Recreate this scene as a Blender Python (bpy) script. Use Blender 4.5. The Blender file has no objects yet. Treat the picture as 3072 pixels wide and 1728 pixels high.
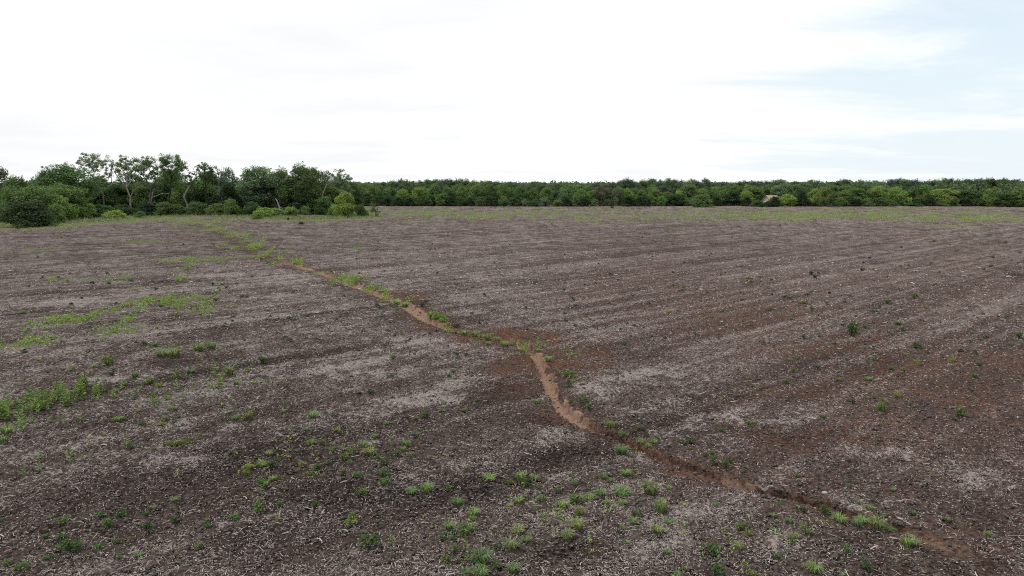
import bpy, math, random
import numpy as np
from mathutils import Vector, Matrix

# ------------------------------------------------------------------ camera, sky, sun, exposure
SC = bpy.context.scene
COL = SC.collection
random.seed(7)
RNG = np.random.default_rng(7)
CAM_H = 9.0                      # drone height in metres
FPX = 2076.0                     # focal length in pixels of a 3072 px wide frame
PITCH = math.radians(8.7)

cam = bpy.data.cameras.new("camera")
cam.sensor_width = 36.0
cam.lens = 36.0 * FPX / 3072.0
cam.clip_start = 0.1
cam.clip_end = 9000.0
cam_o = bpy.data.objects.new("camera", cam)
COL.objects.link(cam_o)
cam_o.location = (0, 0, CAM_H)
cam_o.rotation_euler = (math.pi / 2 - PITCH, 0, 0)
SC.camera = cam_o

SUN_AZ = math.radians(-72)       # from straight ahead, negative = towards the left
SUN_EL = math.radians(60)
W = bpy.data.worlds.new("World")
SC.world = W
W.use_nodes = True
wt = W.node_tree
wt.nodes.clear()


def N(t, kind, **kw):
    n = t.nodes.new(kind)
    for k, v in kw.items():
        setattr(n, k, v)
    return n


def math_node(t, op, a, b=None, clamp=False):
    n = t.nodes.new('ShaderNodeMath')
    n.operation = op
    n.use_clamp = clamp
    for i, v in enumerate((a, b)):
        if v is None:
            continue
        if isinstance(v, (int, float)):
            n.inputs[i].default_value = v
        else:
            t.links.new(v, n.inputs[i])
    return n.outputs[0]


def mix_rgb(t, fac, a, b, mode='MIX'):
    n = t.nodes.new('ShaderNodeMix')
    n.data_type = 'RGBA'
    n.blend_type = mode
    n.clamp_factor = True
    for idx, v in ((0, fac), (6, a), (7, b)):
        if isinstance(v, (int, float)):
            n.inputs[idx].default_value = v
        elif isinstance(v, tuple):
            n.inputs[idx].default_value = (v[0], v[1], v[2], 1)
        else:
            t.links.new(v, n.inputs[idx])
    return n.outputs[2]


def maprange(t, v, a, b, c=0.0, d=1.0, smooth=True):
    n = t.nodes.new('ShaderNodeMapRange')
    n.interpolation_type = 'SMOOTHSTEP' if smooth else 'LINEAR'
    t.links.new(v, n.inputs[0])
    for i, x in enumerate((a, b, c, d)):
        if isinstance(x, (int, float)):
            n.inputs[1 + i].default_value = x
        else:
            t.links.new(x, n.inputs[1 + i])
    return n.outputs[0]


sky = N(wt, 'ShaderNodeTexSky', sky_type='NISHITA', sun_disc=False)
sky.sun_elevation = SUN_EL
sky.sun_rotation = SUN_AZ
sky.air_density = 1.0
sky.dust_density = 0.6
wg = N(wt, 'ShaderNodeNewGeometry')
sep = N(wt, 'ShaderNodeSeparateXYZ')
tc = N(wt, 'ShaderNodeTexCoord')
wt.links.new(tc.outputs['Generated'], sep.inputs[0])
zz = math_node(wt, 'ADD', math_node(wt, 'MAXIMUM', sep.outputs[2], 0.0), 0.09)
cx = math_node(wt, 'DIVIDE', sep.outputs[0], zz)
cy = math_node(wt, 'DIVIDE', sep.outputs[1], zz)
comb = N(wt, 'ShaderNodeCombineXYZ')
wt.links.new(cx, comb.inputs[0])
wt.links.new(cy, comb.inputs[1])
cl = N(wt, 'ShaderNodeTexNoise')
cl.inputs['Scale'].default_value = 0.8
cl.inputs['Detail'].default_value = 7.0
cl.inputs['Roughness'].default_value = 0.62
cl.inputs['Distortion'].default_value = 0.4
wsp = N(wt, 'ShaderNodeMapping')
wsp.inputs['Rotation'].default_value = (0, 0, math.radians(-20))
wsp.inputs['Scale'].default_value = (0.7, 1.2, 1.0)
wt.links.new(comb.outputs[0], wsp.inputs['Vector'])
wt.links.new(wsp.outputs[0], cl.inputs['Vector'])
cl2 = N(wt, 'ShaderNodeTexNoise')
cl2.inputs['Scale'].default_value = 0.22
cl2.inputs['Detail'].default_value = 4.0
wt.links.new(comb.outputs[0], cl2.inputs['Vector'])
# cloud deck thins out towards the east (right of view)
east = maprange(wt, sep.outputs[0], 0.10, 0.50)
cov = math_node(wt, 'ADD', math_node(wt, 'MULTIPLY', cl.outputs[0], 0.6), math_node(wt, 'MULTIPLY', cl2.outputs[0], 0.6))
cov = math_node(wt, 'ADD', cov, math_node(wt, 'MULTIPLY', math_node(wt, 'SUBTRACT', 1.0, east), 0.30))
mask = maprange(wt, cov, 0.535, 0.75)
# a thin veil everywhere keeps the gaps pale
cloud_v = maprange(wt, math_node(wt, 'ADD', math_node(wt, 'MULTIPLY', cl2.outputs[0], 0.6), math_node(wt, 'MULTIPLY', cl.outputs[0], 0.4)), 0.38, 0.56, 9.5, 10.9)
cloud_c = N(wt, 'ShaderNodeCombineColor')
for i, k in enumerate((0.985, 1.0, 1.01)):
    wt.links.new(math_node(wt, 'MULTIPLY', cloud_v, k), cloud_c.inputs[i])
veil = mix_rgb(wt, 0.85, sky.outputs[0], (8.3, 9.6, 10.4))
veil = mix_rgb(wt, maprange(wt, sep.outputs[2], 0.0, 0.22, 0.55, 0.0), veil, (9.1, 9.7, 9.95))
skymix = mix_rgb(wt, mask, veil, cloud_c.outputs[0])
bg = N(wt, 'ShaderNodeBackground')
bg.inputs[1].default_value = 0.1
wt.links.new(skymix, bg.inputs[0])
wo = N(wt, 'ShaderNodeOutputWorld')
wt.links.new(bg.outputs[0], wo.inputs[0])

sun = bpy.data.lights.new("sun", 'SUN')
sun.energy = 2.3
sun.angle = math.radians(6)
sun.color = (1.0, 0.95, 0.88)
sun_o = bpy.data.objects.new("sun", sun)
COL.objects.link(sun_o)
sdir = Vector((math.sin(SUN_AZ) * math.cos(SUN_EL), math.cos(SUN_AZ) * math.cos(SUN_EL), math.sin(SUN_EL)))
sun_o.rotation_euler = sdir.to_track_quat('Z', 'Y').to_euler()
sun_o.location = sdir * 200

SC.view_settings.view_transform = 'Standard'
SC.view_settings.look = 'None'
SC.view_settings.exposure = 0.0
SC.view_settings.gamma = 1.0
SC.view_settings.use_curve_mapping = False
SC.render.engine = 'CYCLES'
SC.cycles.use_denoising = False
SC.cycles.filter_width = 1.05
SC.cycles.max_bounces = 5
SC.cycles.diffuse_bounces = 3
SC.cycles.transmission_bounces = 3
SC.cycles.transparent_max_bounces = 6
SC.cycles.caustics_reflective = False
SC.cycles.caustics_refractive = False

# ------------------------------------------------------------------ helpers


def ray(px, py):
    dx = (px - 1536) / FPX
    dy = (864 - py) / FPX
    return dx, math.cos(PITCH) + dy * math.sin(PITCH), -math.sin(PITCH) + dy * math.cos(PITCH)


def ground_at(px, py):
    """ground point seen at a photo pixel, and its depth"""
    d = ray(px, py)
    t = CAM_H / -d[2]
    return d[0] * t, d[1] * t, t


def point_at(px, py, Y):
    """point at a photo pixel on the vertical plane y = Y"""
    d = ray(px, py)
    t = Y / d[1]
    return d[0] * t, Y, CAM_H + d[2] * t


def _hash(ix, iy, seed):
    h = (ix * 374761393 + iy * 668265263 + seed * 1442695041) & 0xFFFFFFFF
    h = ((h ^ (h >> 13)) * 1274126177) & 0xFFFFFFFF
    return (h ^ (h >> 16)) & 0xFFFFFFFF


def pnoise(x, y, seed=0):
    x = np.asarray(x, dtype=np.float64)
    y = np.asarray(y, dtype=np.float64)
    xi = np.floor(x).astype(np.int64)
    yi = np.floor(y).astype(np.int64)
    xf = x - xi
    yf = y - yi
    u = xf * xf * xf * (xf * (xf * 6 - 15) + 10)
    v = yf * yf * yf * (yf * (yf * 6 - 15) + 10)

    def g(ox, oy):
        a = _hash(xi + ox, yi + oy, seed) * (2 * math.pi / 4294967296.0)
        return np.cos(a) * (xf - ox) + np.sin(a) * (yf - oy)
    return ((g(0, 0) * (1 - u) + g(1, 0) * u) * (1 - v) + (g(0, 1) * (1 - u) + g(1, 1) * u) * v) * 1.5


def fbm(x, y, seed=0, octs=3, gain=0.5):
    s = 0
    a = 1.0
    for k in range(octs):
        s = s + a * pnoise(x * 2 ** k, y * 2 ** k, seed + 17 * k)
        a *= gain
    return s


def sstep(a, b, x):
    t = np.clip((x - a) / (b - a), 0, 1)
    return t * t * (3 - 2 * t)


def mesh_np(name, verts, faces, mats=(), smooth=False, mat_idx=None):
    """mesh from numpy arrays; faces is one (n,k) array or a list of them"""
    me = bpy.data.meshes.new(name)
    if not isinstance(faces, (list, tuple)):
        faces = [faces]
    faces = [np.asarray(f, dtype=np.int32) for f in faces if len(f)]
    nv = len(verts)
    loops = np.concatenate([f.ravel() for f in faces])
    sizes = np.concatenate([np.full(len(f), f.shape[1], dtype=np.int32) for f in faces])
    starts = np.concatenate([[0], np.cumsum(sizes)[:-1]]).astype(np.int32)
    me.vertices.add(nv)
    me.vertices.foreach_set("co", np.asarray(verts, dtype=np.float32).ravel())
    me.loops.add(len(loops))
    me.loops.foreach_set("vertex_index", loops.astype(np.int32))
    me.polygons.add(len(sizes))
    me.polygons.foreach_set("loop_start", starts)
    me.polygons.foreach_set("loop_total", sizes)
    if smooth:
        me.polygons.foreach_set("use_smooth", np.ones(len(sizes), dtype=bool))
    for m in mats:
        me.materials.append(m)
    if mat_idx is not None:
        me.polygons.foreach_set("material_index", np.asarray(mat_idx, dtype=np.int32))
    me.update(calc_edges=True)
    return me


def link(name, me, parent=None, label=None, cat=None, group=None, kind=None, color=None):
    o = bpy.data.objects.new(name, me)
    COL.objects.link(o)
    if parent is not None:
        o.parent = parent
    tag(o, label, cat, group, kind)
    if color is not None:
        o.color = (color[0], color[1], color[2], 1)
    return o


def tag(o, label=None, cat=None, group=None, kind=None):
    if label:
        o["label"] = label
    if cat:
        o["category"] = cat
    if group:
        o["group"] = group
    if kind:
        o["kind"] = kind


class MB:
    """collects tubes and leaf quads as numpy blocks"""

    def __init__(self):
        self.v = []
        self.q = []
        self.t = []
        self.n = 0

    def add(self, v, q=None, t=None):
        v = np.asarray(v, dtype=np.float64)
        if q is not None and len(q):
            self.q.append(np.asarray(q) + self.n)
        if t is not None and len(t):
            self.t.append(np.asarray(t) + self.n)
        self.v.append(v)
        self.n += len(v)

    def tube(self, pts, rad, sides=5):
        pts = [Vector(p) for p in pts]
        k = len(pts)
        rings = []
        for i, p in enumerate(pts):
            a = pts[max(i - 1, 0)]
            b = pts[min(i + 1, k - 1)]
            d = (b - a)
            if d.length < 1e-6:
                d = Vector((0, 0, 1))
            d.normalize()
            s = d.cross(Vector((0.31, 0.95, 0.05)))
            if s.length < 1e-3:
                s = d.cross(Vector((1, 0, 0)))
            s.normalize()
            w = d.cross(s)
            r = rad[i] if hasattr(rad, '__len__') else rad
            for j in range(sides):
                an = 2 * math.pi * j / sides
                rings.append(p + (s * math.cos(an) + w * math.sin(an)) * r)
        q = []
        for i in range(k - 1):
            for j in range(sides):
                j2 = (j + 1) % sides
                q.append((i * sides + j, i * sides + j2, (i + 1) * sides + j2, (i + 1) * sides + j))
        n0 = len(rings)
        rings.append(pts[-1] + (pts[-1] - pts[-2]) * 0.02)
        t = [((k - 1) * sides + j, (k - 1) * sides + (j + 1) % sides, n0) for j in range(sides)]
        self.add([tuple(p) for p in rings], q, t)

    def leaves(self, c, nrm, size, rng, aspect=0.62):
        """one bent-free leaf quad (a kite) per centre"""
        c = np.asarray(c)
        n = len(c)
        if n == 0:
            return
        nrm = nrm / (np.linalg.norm(nrm, axis=1, keepdims=True) + 1e-9)
        r = rng.normal(size=(n, 3))
        a = np.cross(nrm, r)
        a /= np.linalg.norm(a, axis=1, keepdims=True) + 1e-9
        b = np.cross(nrm, a)
        s = np.asarray(size).reshape(-1, 1) * np.ones((n, 1))
        droop = nrm * s * 0.18
        v = np.stack([c - a * s, c + b * s * aspect - droop * 0.0, c + a * s - droop, c - b * s * aspect], axis=1).reshape(-1, 3)
        q = np.arange(n * 4).reshape(-1, 4)
        self.add(v, q)

    def mesh(self, name, mats, smooth=False):
        v = np.concatenate(self.v)
        f = []
        if self.q:
            f.append(np.concatenate(self.q))
        if self.t:
            f.append(np.concatenate(self.t))
        return mesh_np(name, v, f, mats, smooth)


# ------------------------------------------------------------------ materials


def new_mat(name):
    m = bpy.data.materials.new(name)
    m.use_nodes = True
    t = m.node_tree
    t.nodes.clear()
    return m, t


def leaf_mat(name, transl=0.3, var=0.45, gloss=0.06, hue=0.018):
    """leaf colour = object colour, varied from leaf to leaf"""
    m, t = new_mat(name)
    oi = N(t, 'ShaderNodeObjectInfo')
    ge = N(t, 'ShaderNodeNewGeometry')
    hsv = N(t, 'ShaderNodeHueSaturation')
    rnd = ge.outputs['Random Per Island']
    t.links.new(maprange(t, rnd, 0, 1, 0.5 - hue, 0.5 + hue, False), hsv.inputs['Hue'])
    t.links.new(maprange(t, rnd, 0, 1, 1.12, 0.82, False), hsv.inputs['Saturation'])
    t.links.new(maprange(t, math_node(t, 'FRACT', math_node(t, 'MULTIPLY', rnd, 37.0)), 0, 1, 1 - var, 1 + var, False), hsv.inputs['Value'])
    t.links.new(oi.outputs['Color'], hsv.inputs['Color'])
    d = N(t, 'ShaderNodeBsdfDiffuse')
    tr = N(t, 'ShaderNodeBsdfTranslucent')
    gl = N(t, 'ShaderNodeBsdfGlossy')
    gl.inputs['Roughness'].default_value = 0.55
    gl.inputs['Color'].default_value = (0.6, 0.65, 0.6, 1)
    t.links.new(hsv.outputs[0], d.inputs[0])
    warm = mix_rgb(t, 1.0, hsv.outputs[0], (1.1, 1.1, 0.7), 'MULTIPLY')
    t.links.new(warm, tr.inputs[0])
    mx = N(t, 'ShaderNodeMixShader')
    mx.inputs[0].default_value = transl
    t.links.new(d.outputs[0], mx.inputs[1])
    t.links.new(tr.outputs[0], mx.inputs[2])
    mx2 = N(t, 'ShaderNodeMixShader')
    mx2.inputs[0].default_value = gloss
    t.links.new(mx.outputs[0], mx2.inputs[1])
    t.links.new(gl.outputs[0], mx2.inputs[2])
    o = N(t, 'ShaderNodeOutputMaterial')
    t.links.new(mx2.outputs[0], o.inputs[0])
    return m


def bark_mat(name):
    m, t = new_mat(name)
    oi = N(t, 'ShaderNodeObjectInfo')
    tc = N(t, 'ShaderNodeTexCoord')
    ns = N(t, 'ShaderNodeTexNoise')
    ns.inputs['Scale'].default_value = 3.0
    ns.inputs['Detail'].default_value = 5.0
    t.links.new(tc.outputs['Object'], ns.inputs['Vector'])
    f = maprange(t, ns.outputs[0], 0.3, 0.7, 0.55, 1.15)
    cmb = N(t, 'ShaderNodeCombineColor')
    for i in range(3):
        t.links.new(f, cmb.inputs[i])
    c = mix_rgb(t, 1.0, oi.outputs['Color'], cmb.outputs[0], 'MULTIPLY')
    d = N(t, 'ShaderNodeBsdfDiffuse')
    t.links.new(c, d.inputs[0])
    o = N(t, 'ShaderNodeOutputMaterial')
    t.links.new(d.outputs[0], o.inputs[0])
    return m


def plain_mat(name, col, scale=6.0, var=0.35, rough=0.9):
    m, t = new_mat(name)
    tc = N(t, 'ShaderNodeTexCoord')
    ns = N(t, 'ShaderNodeTexNoise')
    ns.inputs['Scale'].default_value = scale
    ns.inputs['Detail'].default_value = 5.0
    t.links.new(tc.outputs['Object'], ns.inputs['Vector'])
    c = mix_rgb(t, ns.outputs[0], tuple(x * (1 - var) for x in col), tuple(x * (1 + var) for x in col))
    p = N(t, 'ShaderNodeBsdfPrincipled')
    p.inputs['Roughness'].default_value = rough
    p.inputs['Specular IOR Level'].default_value = 0.2
    t.links.new(c, p.inputs['Base Color'])
    bp = N(t, 'ShaderNodeBump')
    bp.inputs['Strength'].default_value = 0.4
    t.links.new(ns.outputs[0], bp.inputs['Height'])
    t.links.new(bp.outputs[0], p.inputs['Normal'])
    o = N(t, 'ShaderNodeOutputMaterial')
    t.links.new(p.outputs[0], o.inputs[0])
    return m


def straw_mat():
    m, t = new_mat("dry_straw")
    ge = N(t, 'ShaderNodeNewGeometry')
    rnd = ge.outputs['Random Per Island']
    c = mix_rgb(t, rnd, (0.17, 0.138, 0.125), (0.43, 0.375, 0.35))
    d = N(t, 'ShaderNodeBsdfDiffuse')
    t.links.new(c, d.inputs[0])
    o = N(t, 'ShaderNodeOutputMaterial')
    t.links.new(d.outputs[0], o.inputs[0])
    return m


M_LEAF = leaf_mat("tree_leaves", 0.38, 0.32, 0.012)
M_WEED = leaf_mat("weed_leaves", 0.35, 0.5, 0.02, 0.045)
M_BARK = bark_mat("bark")
M_STRAW = straw_mat()

# ------------------------------------------------------------------ ground shape
ROW = math.radians(50)           # tillage rows run this far right of straight ahead


def rows_uv(x, y):
    return x * math.sin(ROW) + y * math.cos(ROW), x * math.cos(ROW) - y * math.sin(ROW)


# gully: photo px, py, half width px, depth m, sand, red, bare
GUL = [
    (560, 668, 40, 0.03, 0.0, 0.0, 0.2), (650, 690, 40, 0.04, 0.0, 0.0, 0.2), (715, 722, 42, 0.05, 0.0, 0.0, 0.2),
    (755, 755, 30, 0.05, 0.1, 0.1, 0.3), (815, 780, 30, 0.06, 0.2, 0.2, 0.4), (890, 795, 26, 0.08, 0.6, 0.1, 0.7),
    (960, 815, 24, 0.10, 0.5, 0.1, 0.7), (1040, 848, 26, 0.12, 0.6, 0.1, 0.8), (1120, 878, 26, 0.14, 0.6, 0.2, 0.8),
    (1185, 900, 32, 0.14, 0.7, 0.4, 0.9), (1235, 925, 34, 0.16, 0.8, 0.35, 1.0), (1275, 955, 30, 0.18, 0.8, 0.3, 1.0),
    (1340, 985, 22, 0.16, 0.5, 0.4, 0.9), (1420, 1006, 22, 0.16, 0.2, 0.8, 0.9), (1510, 1016, 30, 0.16, 0.3, 0.9, 1.0),
    (1575, 1040, 32, 0.16, 0.6, 0.5, 1.0), (1615, 1075, 28, 0.18, 0.6, 0.4, 1.0), (1632, 1120, 34, 0.20, 0.6, 0.6, 1.0),
    (1652, 1165, 30, 0.20, 0.9, 0.15, 1.0), (1680, 1212, 34, 0.20, 0.9, 0.1, 1.0), (1722, 1256, 46, 0.18, 0.7, 0.2, 1.0),
    (1790, 1288, 40, 0.20, 0.3, 0.55, 0.9), (1850, 1315, 22, 0.26, 0.2, 0.7, 1.0), (1930, 1352, 22, 0.30, 0.3, 0.7, 1.0),
    (2020, 1385, 26, 0.28, 0.4, 0.7, 1.0), (2110, 1418, 26, 0.22, 0.4, 0.6, 0.9), (2200, 1450, 34, 0.18, 0.5, 0.4, 0.8),
    (2300, 1475, 34, 0.22, 0.5, 0.4, 0.9), (2400, 1498, 34, 0.30, 0.5, 0.5, 1.0), (2490, 1526, 32, 0.34, 0.5, 0.5, 1.0),
    (2560, 1552, 30, 0.30, 0.4, 0.4, 0.9), (2650, 1575, 34, 0.26, 0.4, 0.4, 0.8), (2740, 1602, 44, 0.16, 0.4, 0.3, 0.6),
    (2850, 1650, 60, 0.06, 0.2, 0.3, 0.4), (2960, 1700, 70, 0.02, 0.0, 0.2, 0.2), (3080, 1760, 70, 0.0, 0.0, 0.0, 0.0),
]
GP = []
for (px, py, hw, dp, sa, re, ba) in GUL:
    x, y, t = ground_at(px, py)
    GP.append((x, y, 0.72 * hw * t / FPX, 1.4 * dp, sa, re, ba))
GP = np.array(GP)


def gully(x, y):
    """signed distance / half width, and interpolated depth, sand, red, bare"""
    best = np.full(x.shape, 1e9)
    out = np.zeros(x.shape + (6,))
    out[..., 0] = 99.0
    out[..., 1] = 1.0
    for i in range(len(GP) - 1):
        a = GP[i]
        b = GP[i + 1]
        ab = b[:2] - a[:2]
        L2 = ab @ ab
        L = math.sqrt(L2)
        s = np.clip(((x - a[0]) * ab[0] + (y - a[1]) * ab[1]) / L2, 0, 1)
        dx = x - (a[0] + s * ab[0])
        dy = y - (a[1] + s * ab[1])
        d = np.hypot(dx, dy)
        w = a[2] + s * (b[2] - a[2])
        k = d / w
        m = k < best
        best = np.where(m, k, best)
        side = np.where((dx * -ab[1] + dy * ab[0]) / L > 0, 1.0, -1.0)   # + on the far bank (left of travel towards camera)
        vals = [side * k, w] + [a[j] + s * (b[j] - a[j]) for j in (3, 4, 5, 6)]
        for c in range(6):
            out[..., c] = np.where(m, vals[c], out[..., c])
    return out


def gully_profile(q, dep):
    """height change across the gully: steep far bank, gentle near bank"""
    k = q
    near = sstep(-1.25, -0.25, k)
    far = 1 - sstep(0.45, 0.75, k)
    lip = 0.10 * np.exp(-((k - 0.95) / 0.25) ** 2)
    return dep * (-(near * far) + lip)


def macro(x, y):
    """ground height without clods"""
    x = np.asarray(x, dtype=np.float64)
    y = np.asarray(y, dtype=np.float64)
    r = np.hypot(x, y)
    h = 0.05 * fbm(x / 9.0, y / 9.0, 3, 2) * (1 - sstep(40, 120, r)) + 0.10 * pnoise(x / 45.0, y / 45.0, 9)
    g = gully(x, y)
    wob = 0.30 * pnoise(x / 0.9, y / 0.9, 21) + 0.30 * pnoise(x / 0.3, y / 0.3, 22)
    return h + gully_profile(g[..., 0] + wob, g[..., 2])


def macro1(x, y):
    return float(macro(np.array([x]), np.array([y]))[0])


def ell(px, py, rx, ry):
    """photo ellipse -> ground ellipse (cx, cy, rx, ry)"""
    x, y, t = ground_at(px, py)
    y0 = ground_at(px, py + ry)[1]
    y1 = ground_at(px, max(py - ry, 575))[1]
    return x, (y0 + y1) / 2, rx * t / FPX, max((y1 - y0) / 2, 0.05)


def splat(x, y, items, skewed=False):
    out = np.zeros(x.shape)
    for it in items:
        cx_, cy_, rx, ry = ell(*it[:4])
        a = it[4]
        out = np.maximum(out, a * np.exp(-(((x - cx_) / rx) ** 2 + ((y - cy_) / ry) ** 2) ** 1.3))
    return out


GREEN = [  # px, py, rx, ry, amount
    (60, 684, 160, 9, 1.0), (0, 672, 120, 8, 0.9), (200, 675, 130, 7, 0.8), (330, 666, 130, 8, 0.7), (430, 655, 150, 8, 0.75),
    (520, 662, 120, 8, 0.7), (640, 650, 140, 6, 0.6), (760, 657, 130, 6, 0.55), (900, 662, 160, 5, 0.75), (1030, 655, 150, 8, 0.7), (600, 668, 120, 10, 0.6),
    (645, 688, 30, 7, 1.0), (620, 680, 60, 10, 0.55), (720, 705, 32, 10, 0.8), (725, 726, 42, 14, 0.85), (735, 742, 38, 10, 0.6), (780, 763, 24, 8, 1.0), (745, 768, 50, 7, 0.6),
    (600, 780, 90, 8, 0.55), (560, 785, 40, 6, 0.6), (545, 805, 32, 10, 0.65), (555, 832, 40, 10, 0.65), (450, 727, 130, 6, 0.6), (80, 752, 130, 7, 0.6),
    (1085, 745, 40, 5, 0.5), (850, 790, 40, 7, 0.6), (970, 818, 34, 9, 0.9), (1040, 840, 44, 12, 0.9), (1100, 868, 34, 9, 0.7), (1190, 893, 30, 8, 0.6),
    (1310, 945, 30, 12, 0.5), (1400, 1000, 40, 8, 0.5), (1470, 1020, 50, 9, 0.4),
    (240, 838, 130, 8, 0.65), (420, 870, 70, 8, 0.4), (520, 905, 100, 28, 0.9), (565, 935, 75, 22, 0.9), (300, 950, 95, 26, 0.9), (385, 962, 65, 28, 0.9),
    (170, 965, 85, 22, 0.7), (80, 1000, 130, 24, 0.85), (60, 1035, 100, 22, 0.75), (440, 920, 60, 20, 0.6), (360, 995, 30, 20, 0.6), (300, 1005, 40, 15, 0.4), (430, 995, 60, 10, 0.3),
    (500, 1060, 60, 14, 0.4), (610, 1045, 45, 12, 0.35), (690, 1110, 45, 14, 0.3), (120, 1220, 110, 22, 0.3), (240, 1180, 60, 22, 0.3),
    # far band
    (1150, 645, 180, 8, 0.6), (1300, 642, 220, 8, 0.7), (1420, 650, 160, 9, 0.65), (1250, 664, 90, 6, 0.5), (1600, 648, 200, 8, 0.55), (1720, 658, 200, 8, 0.5),
    (1900, 652, 200, 8, 0.6), (2100, 650, 220, 8, 0.65), (2300, 650, 200, 8, 0.95), (2480, 646, 200, 9, 1.0), (2650, 650, 200, 12, 0.8), (2820, 655, 180, 12, 0.7),
    (2950, 660, 160, 9, 0.95), (3060, 655, 160, 12, 0.7), (2850, 680, 160, 6, 0.55), (2700, 672, 140, 5, 0.45), (1820, 677, 80, 4, 0.45), (2050, 684, 130, 5, 0.45),
    (2400, 690, 150, 5, 0.3), (1500, 640, 900, 14, 0.55), (2500, 642, 900, 15, 0.60), (1700, 668, 500, 8, 0.3), (2300, 668, 400, 6, 0.45),
    (1300, 627, 900, 9, 0.42), (2400, 627, 900, 9, 0.45), (3000, 628, 500, 9, 0.45),
    (1800, 1530, 320, 90, 0.24), (1500, 1640, 250, 80, 0.24), (900, 1370, 260, 60, 0.22), (600, 1180, 260, 60, 0.22), (2250, 1640, 200, 60, 0.2),
    # foreground hints
    (2600, 1568, 110, 14, 0.45), (1950, 1340, 90, 16, 0.28), (1720, 1140, 60, 20, 0.30), (1740, 1060, 40, 20, 0.3),
]
REDS = [
    (1490, 1010, 150, 24, 1.3), (1640, 1020, 90, 16, 0.9), (1565, 1105, 80, 34, 1.1), (1690, 1098, 80, 16, 0.7), (1780, 1062, 80, 20, 0.55), (1280, 985, 70, 18, 0.55),
    (1230, 890, 90, 12, 0.7), (1740, 1255, 120, 28, 0.55), (2080, 1420, 90, 22, 0.6), (2240, 1400, 170, 50, 0.30), (2450, 1330, 260, 70, 0.28), (2500, 1230, 300, 80, 0.22),
    (2800, 1100, 420, 110, 0.26), (2950, 1180, 300, 100, 0.28), (1330, 980, 50, 14, 0.6), (2860, 1610, 160, 40, 0.25), (2550, 1050, 400, 90, 0.22), (2200, 950, 420, 90, 0.18), (1900, 880, 350, 60, 0.16), (1700, 1090, 160, 50, 0.35), (1540, 1150, 120, 60, 0.35),
]
PALE = [  # straw-rich patches
    (1270, 1205, 130, 22, 0.5), (1420, 1140, 120, 26, 0.35), (1790, 1170, 60, 28, 0.6), (1660, 1195, 30, 20, 0.3), (1900, 1130, 170, 25, 0.4), (2230, 1260, 190, 30, 0.5), (2080, 1300, 110, 22, 0.4),
    (1960, 1375, 90, 16, 0.6), (2640, 1360, 120, 22, 0.6), (2880, 1420, 160, 60, 0.35), (2600, 1520, 120, 28, 0.4), (1690, 1300, 120, 18, 0.35), (2050, 1640, 160, 50, 0.35), (2000, 1540, 160, 40, 0.3),
    (1700, 1500, 160, 60, 0.2), (2400, 1640, 160, 50, 0.4), (1300, 1020, 160, 18, 0.4), (300, 910, 180, 10, 0.35), (200, 1060, 250, 18, 0.2), (620, 1290, 160, 20, 0.3), (560, 1390, 130, 26, 0.3),
    (330, 1140, 140, 10, 0.4), (750, 825, 250, 12, 0.25), (1000, 1120, 220, 24, 0.2), (1850, 1450, 120, 20, 0.3), (1440, 1420, 100, 26, -0.15), (2330, 1240, 200, 40, 0.3), (2700, 1030, 200, 30, 0.2),
]
DARK = [
    (1500, 1180, 110, 60, 0.5), (1600, 1260, 120, 24, 0.5), (1700, 1375, 140, 30, 0.45), (850, 1400, 260, 50, 0.3), (1050, 1500, 300, 60, 0.35), (1450, 1480, 140, 40, 0.4), (2400, 1320, 200, 36, 0.4),
    (2750, 1700, 300, 60, 0.4), (2950, 1560, 140, 70, 0.35), (1880, 1055, 110, 24, 0.4), (560, 1085, 120, 18, 0.4), (330, 1060, 90, 10, 0.3), (500, 840, 60, 8, 0.3), (1380, 960, 90, 14, 0.4), (1180, 960, 80, 20, 0.3),
    (1240, 1010, 120, 10, 0.2), (600, 1500, 200, 60, 0.2), (1650, 1660, 200, 60, 0.4), (2200, 1680, 120, 40, 0.2), (900, 1640, 300, 60, 0.2), (2480, 1450, 120, 30, 0.2), (2550, 1640, 160, 40, 0.4), (150, 880, 150, 10, 0.2),
]


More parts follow.
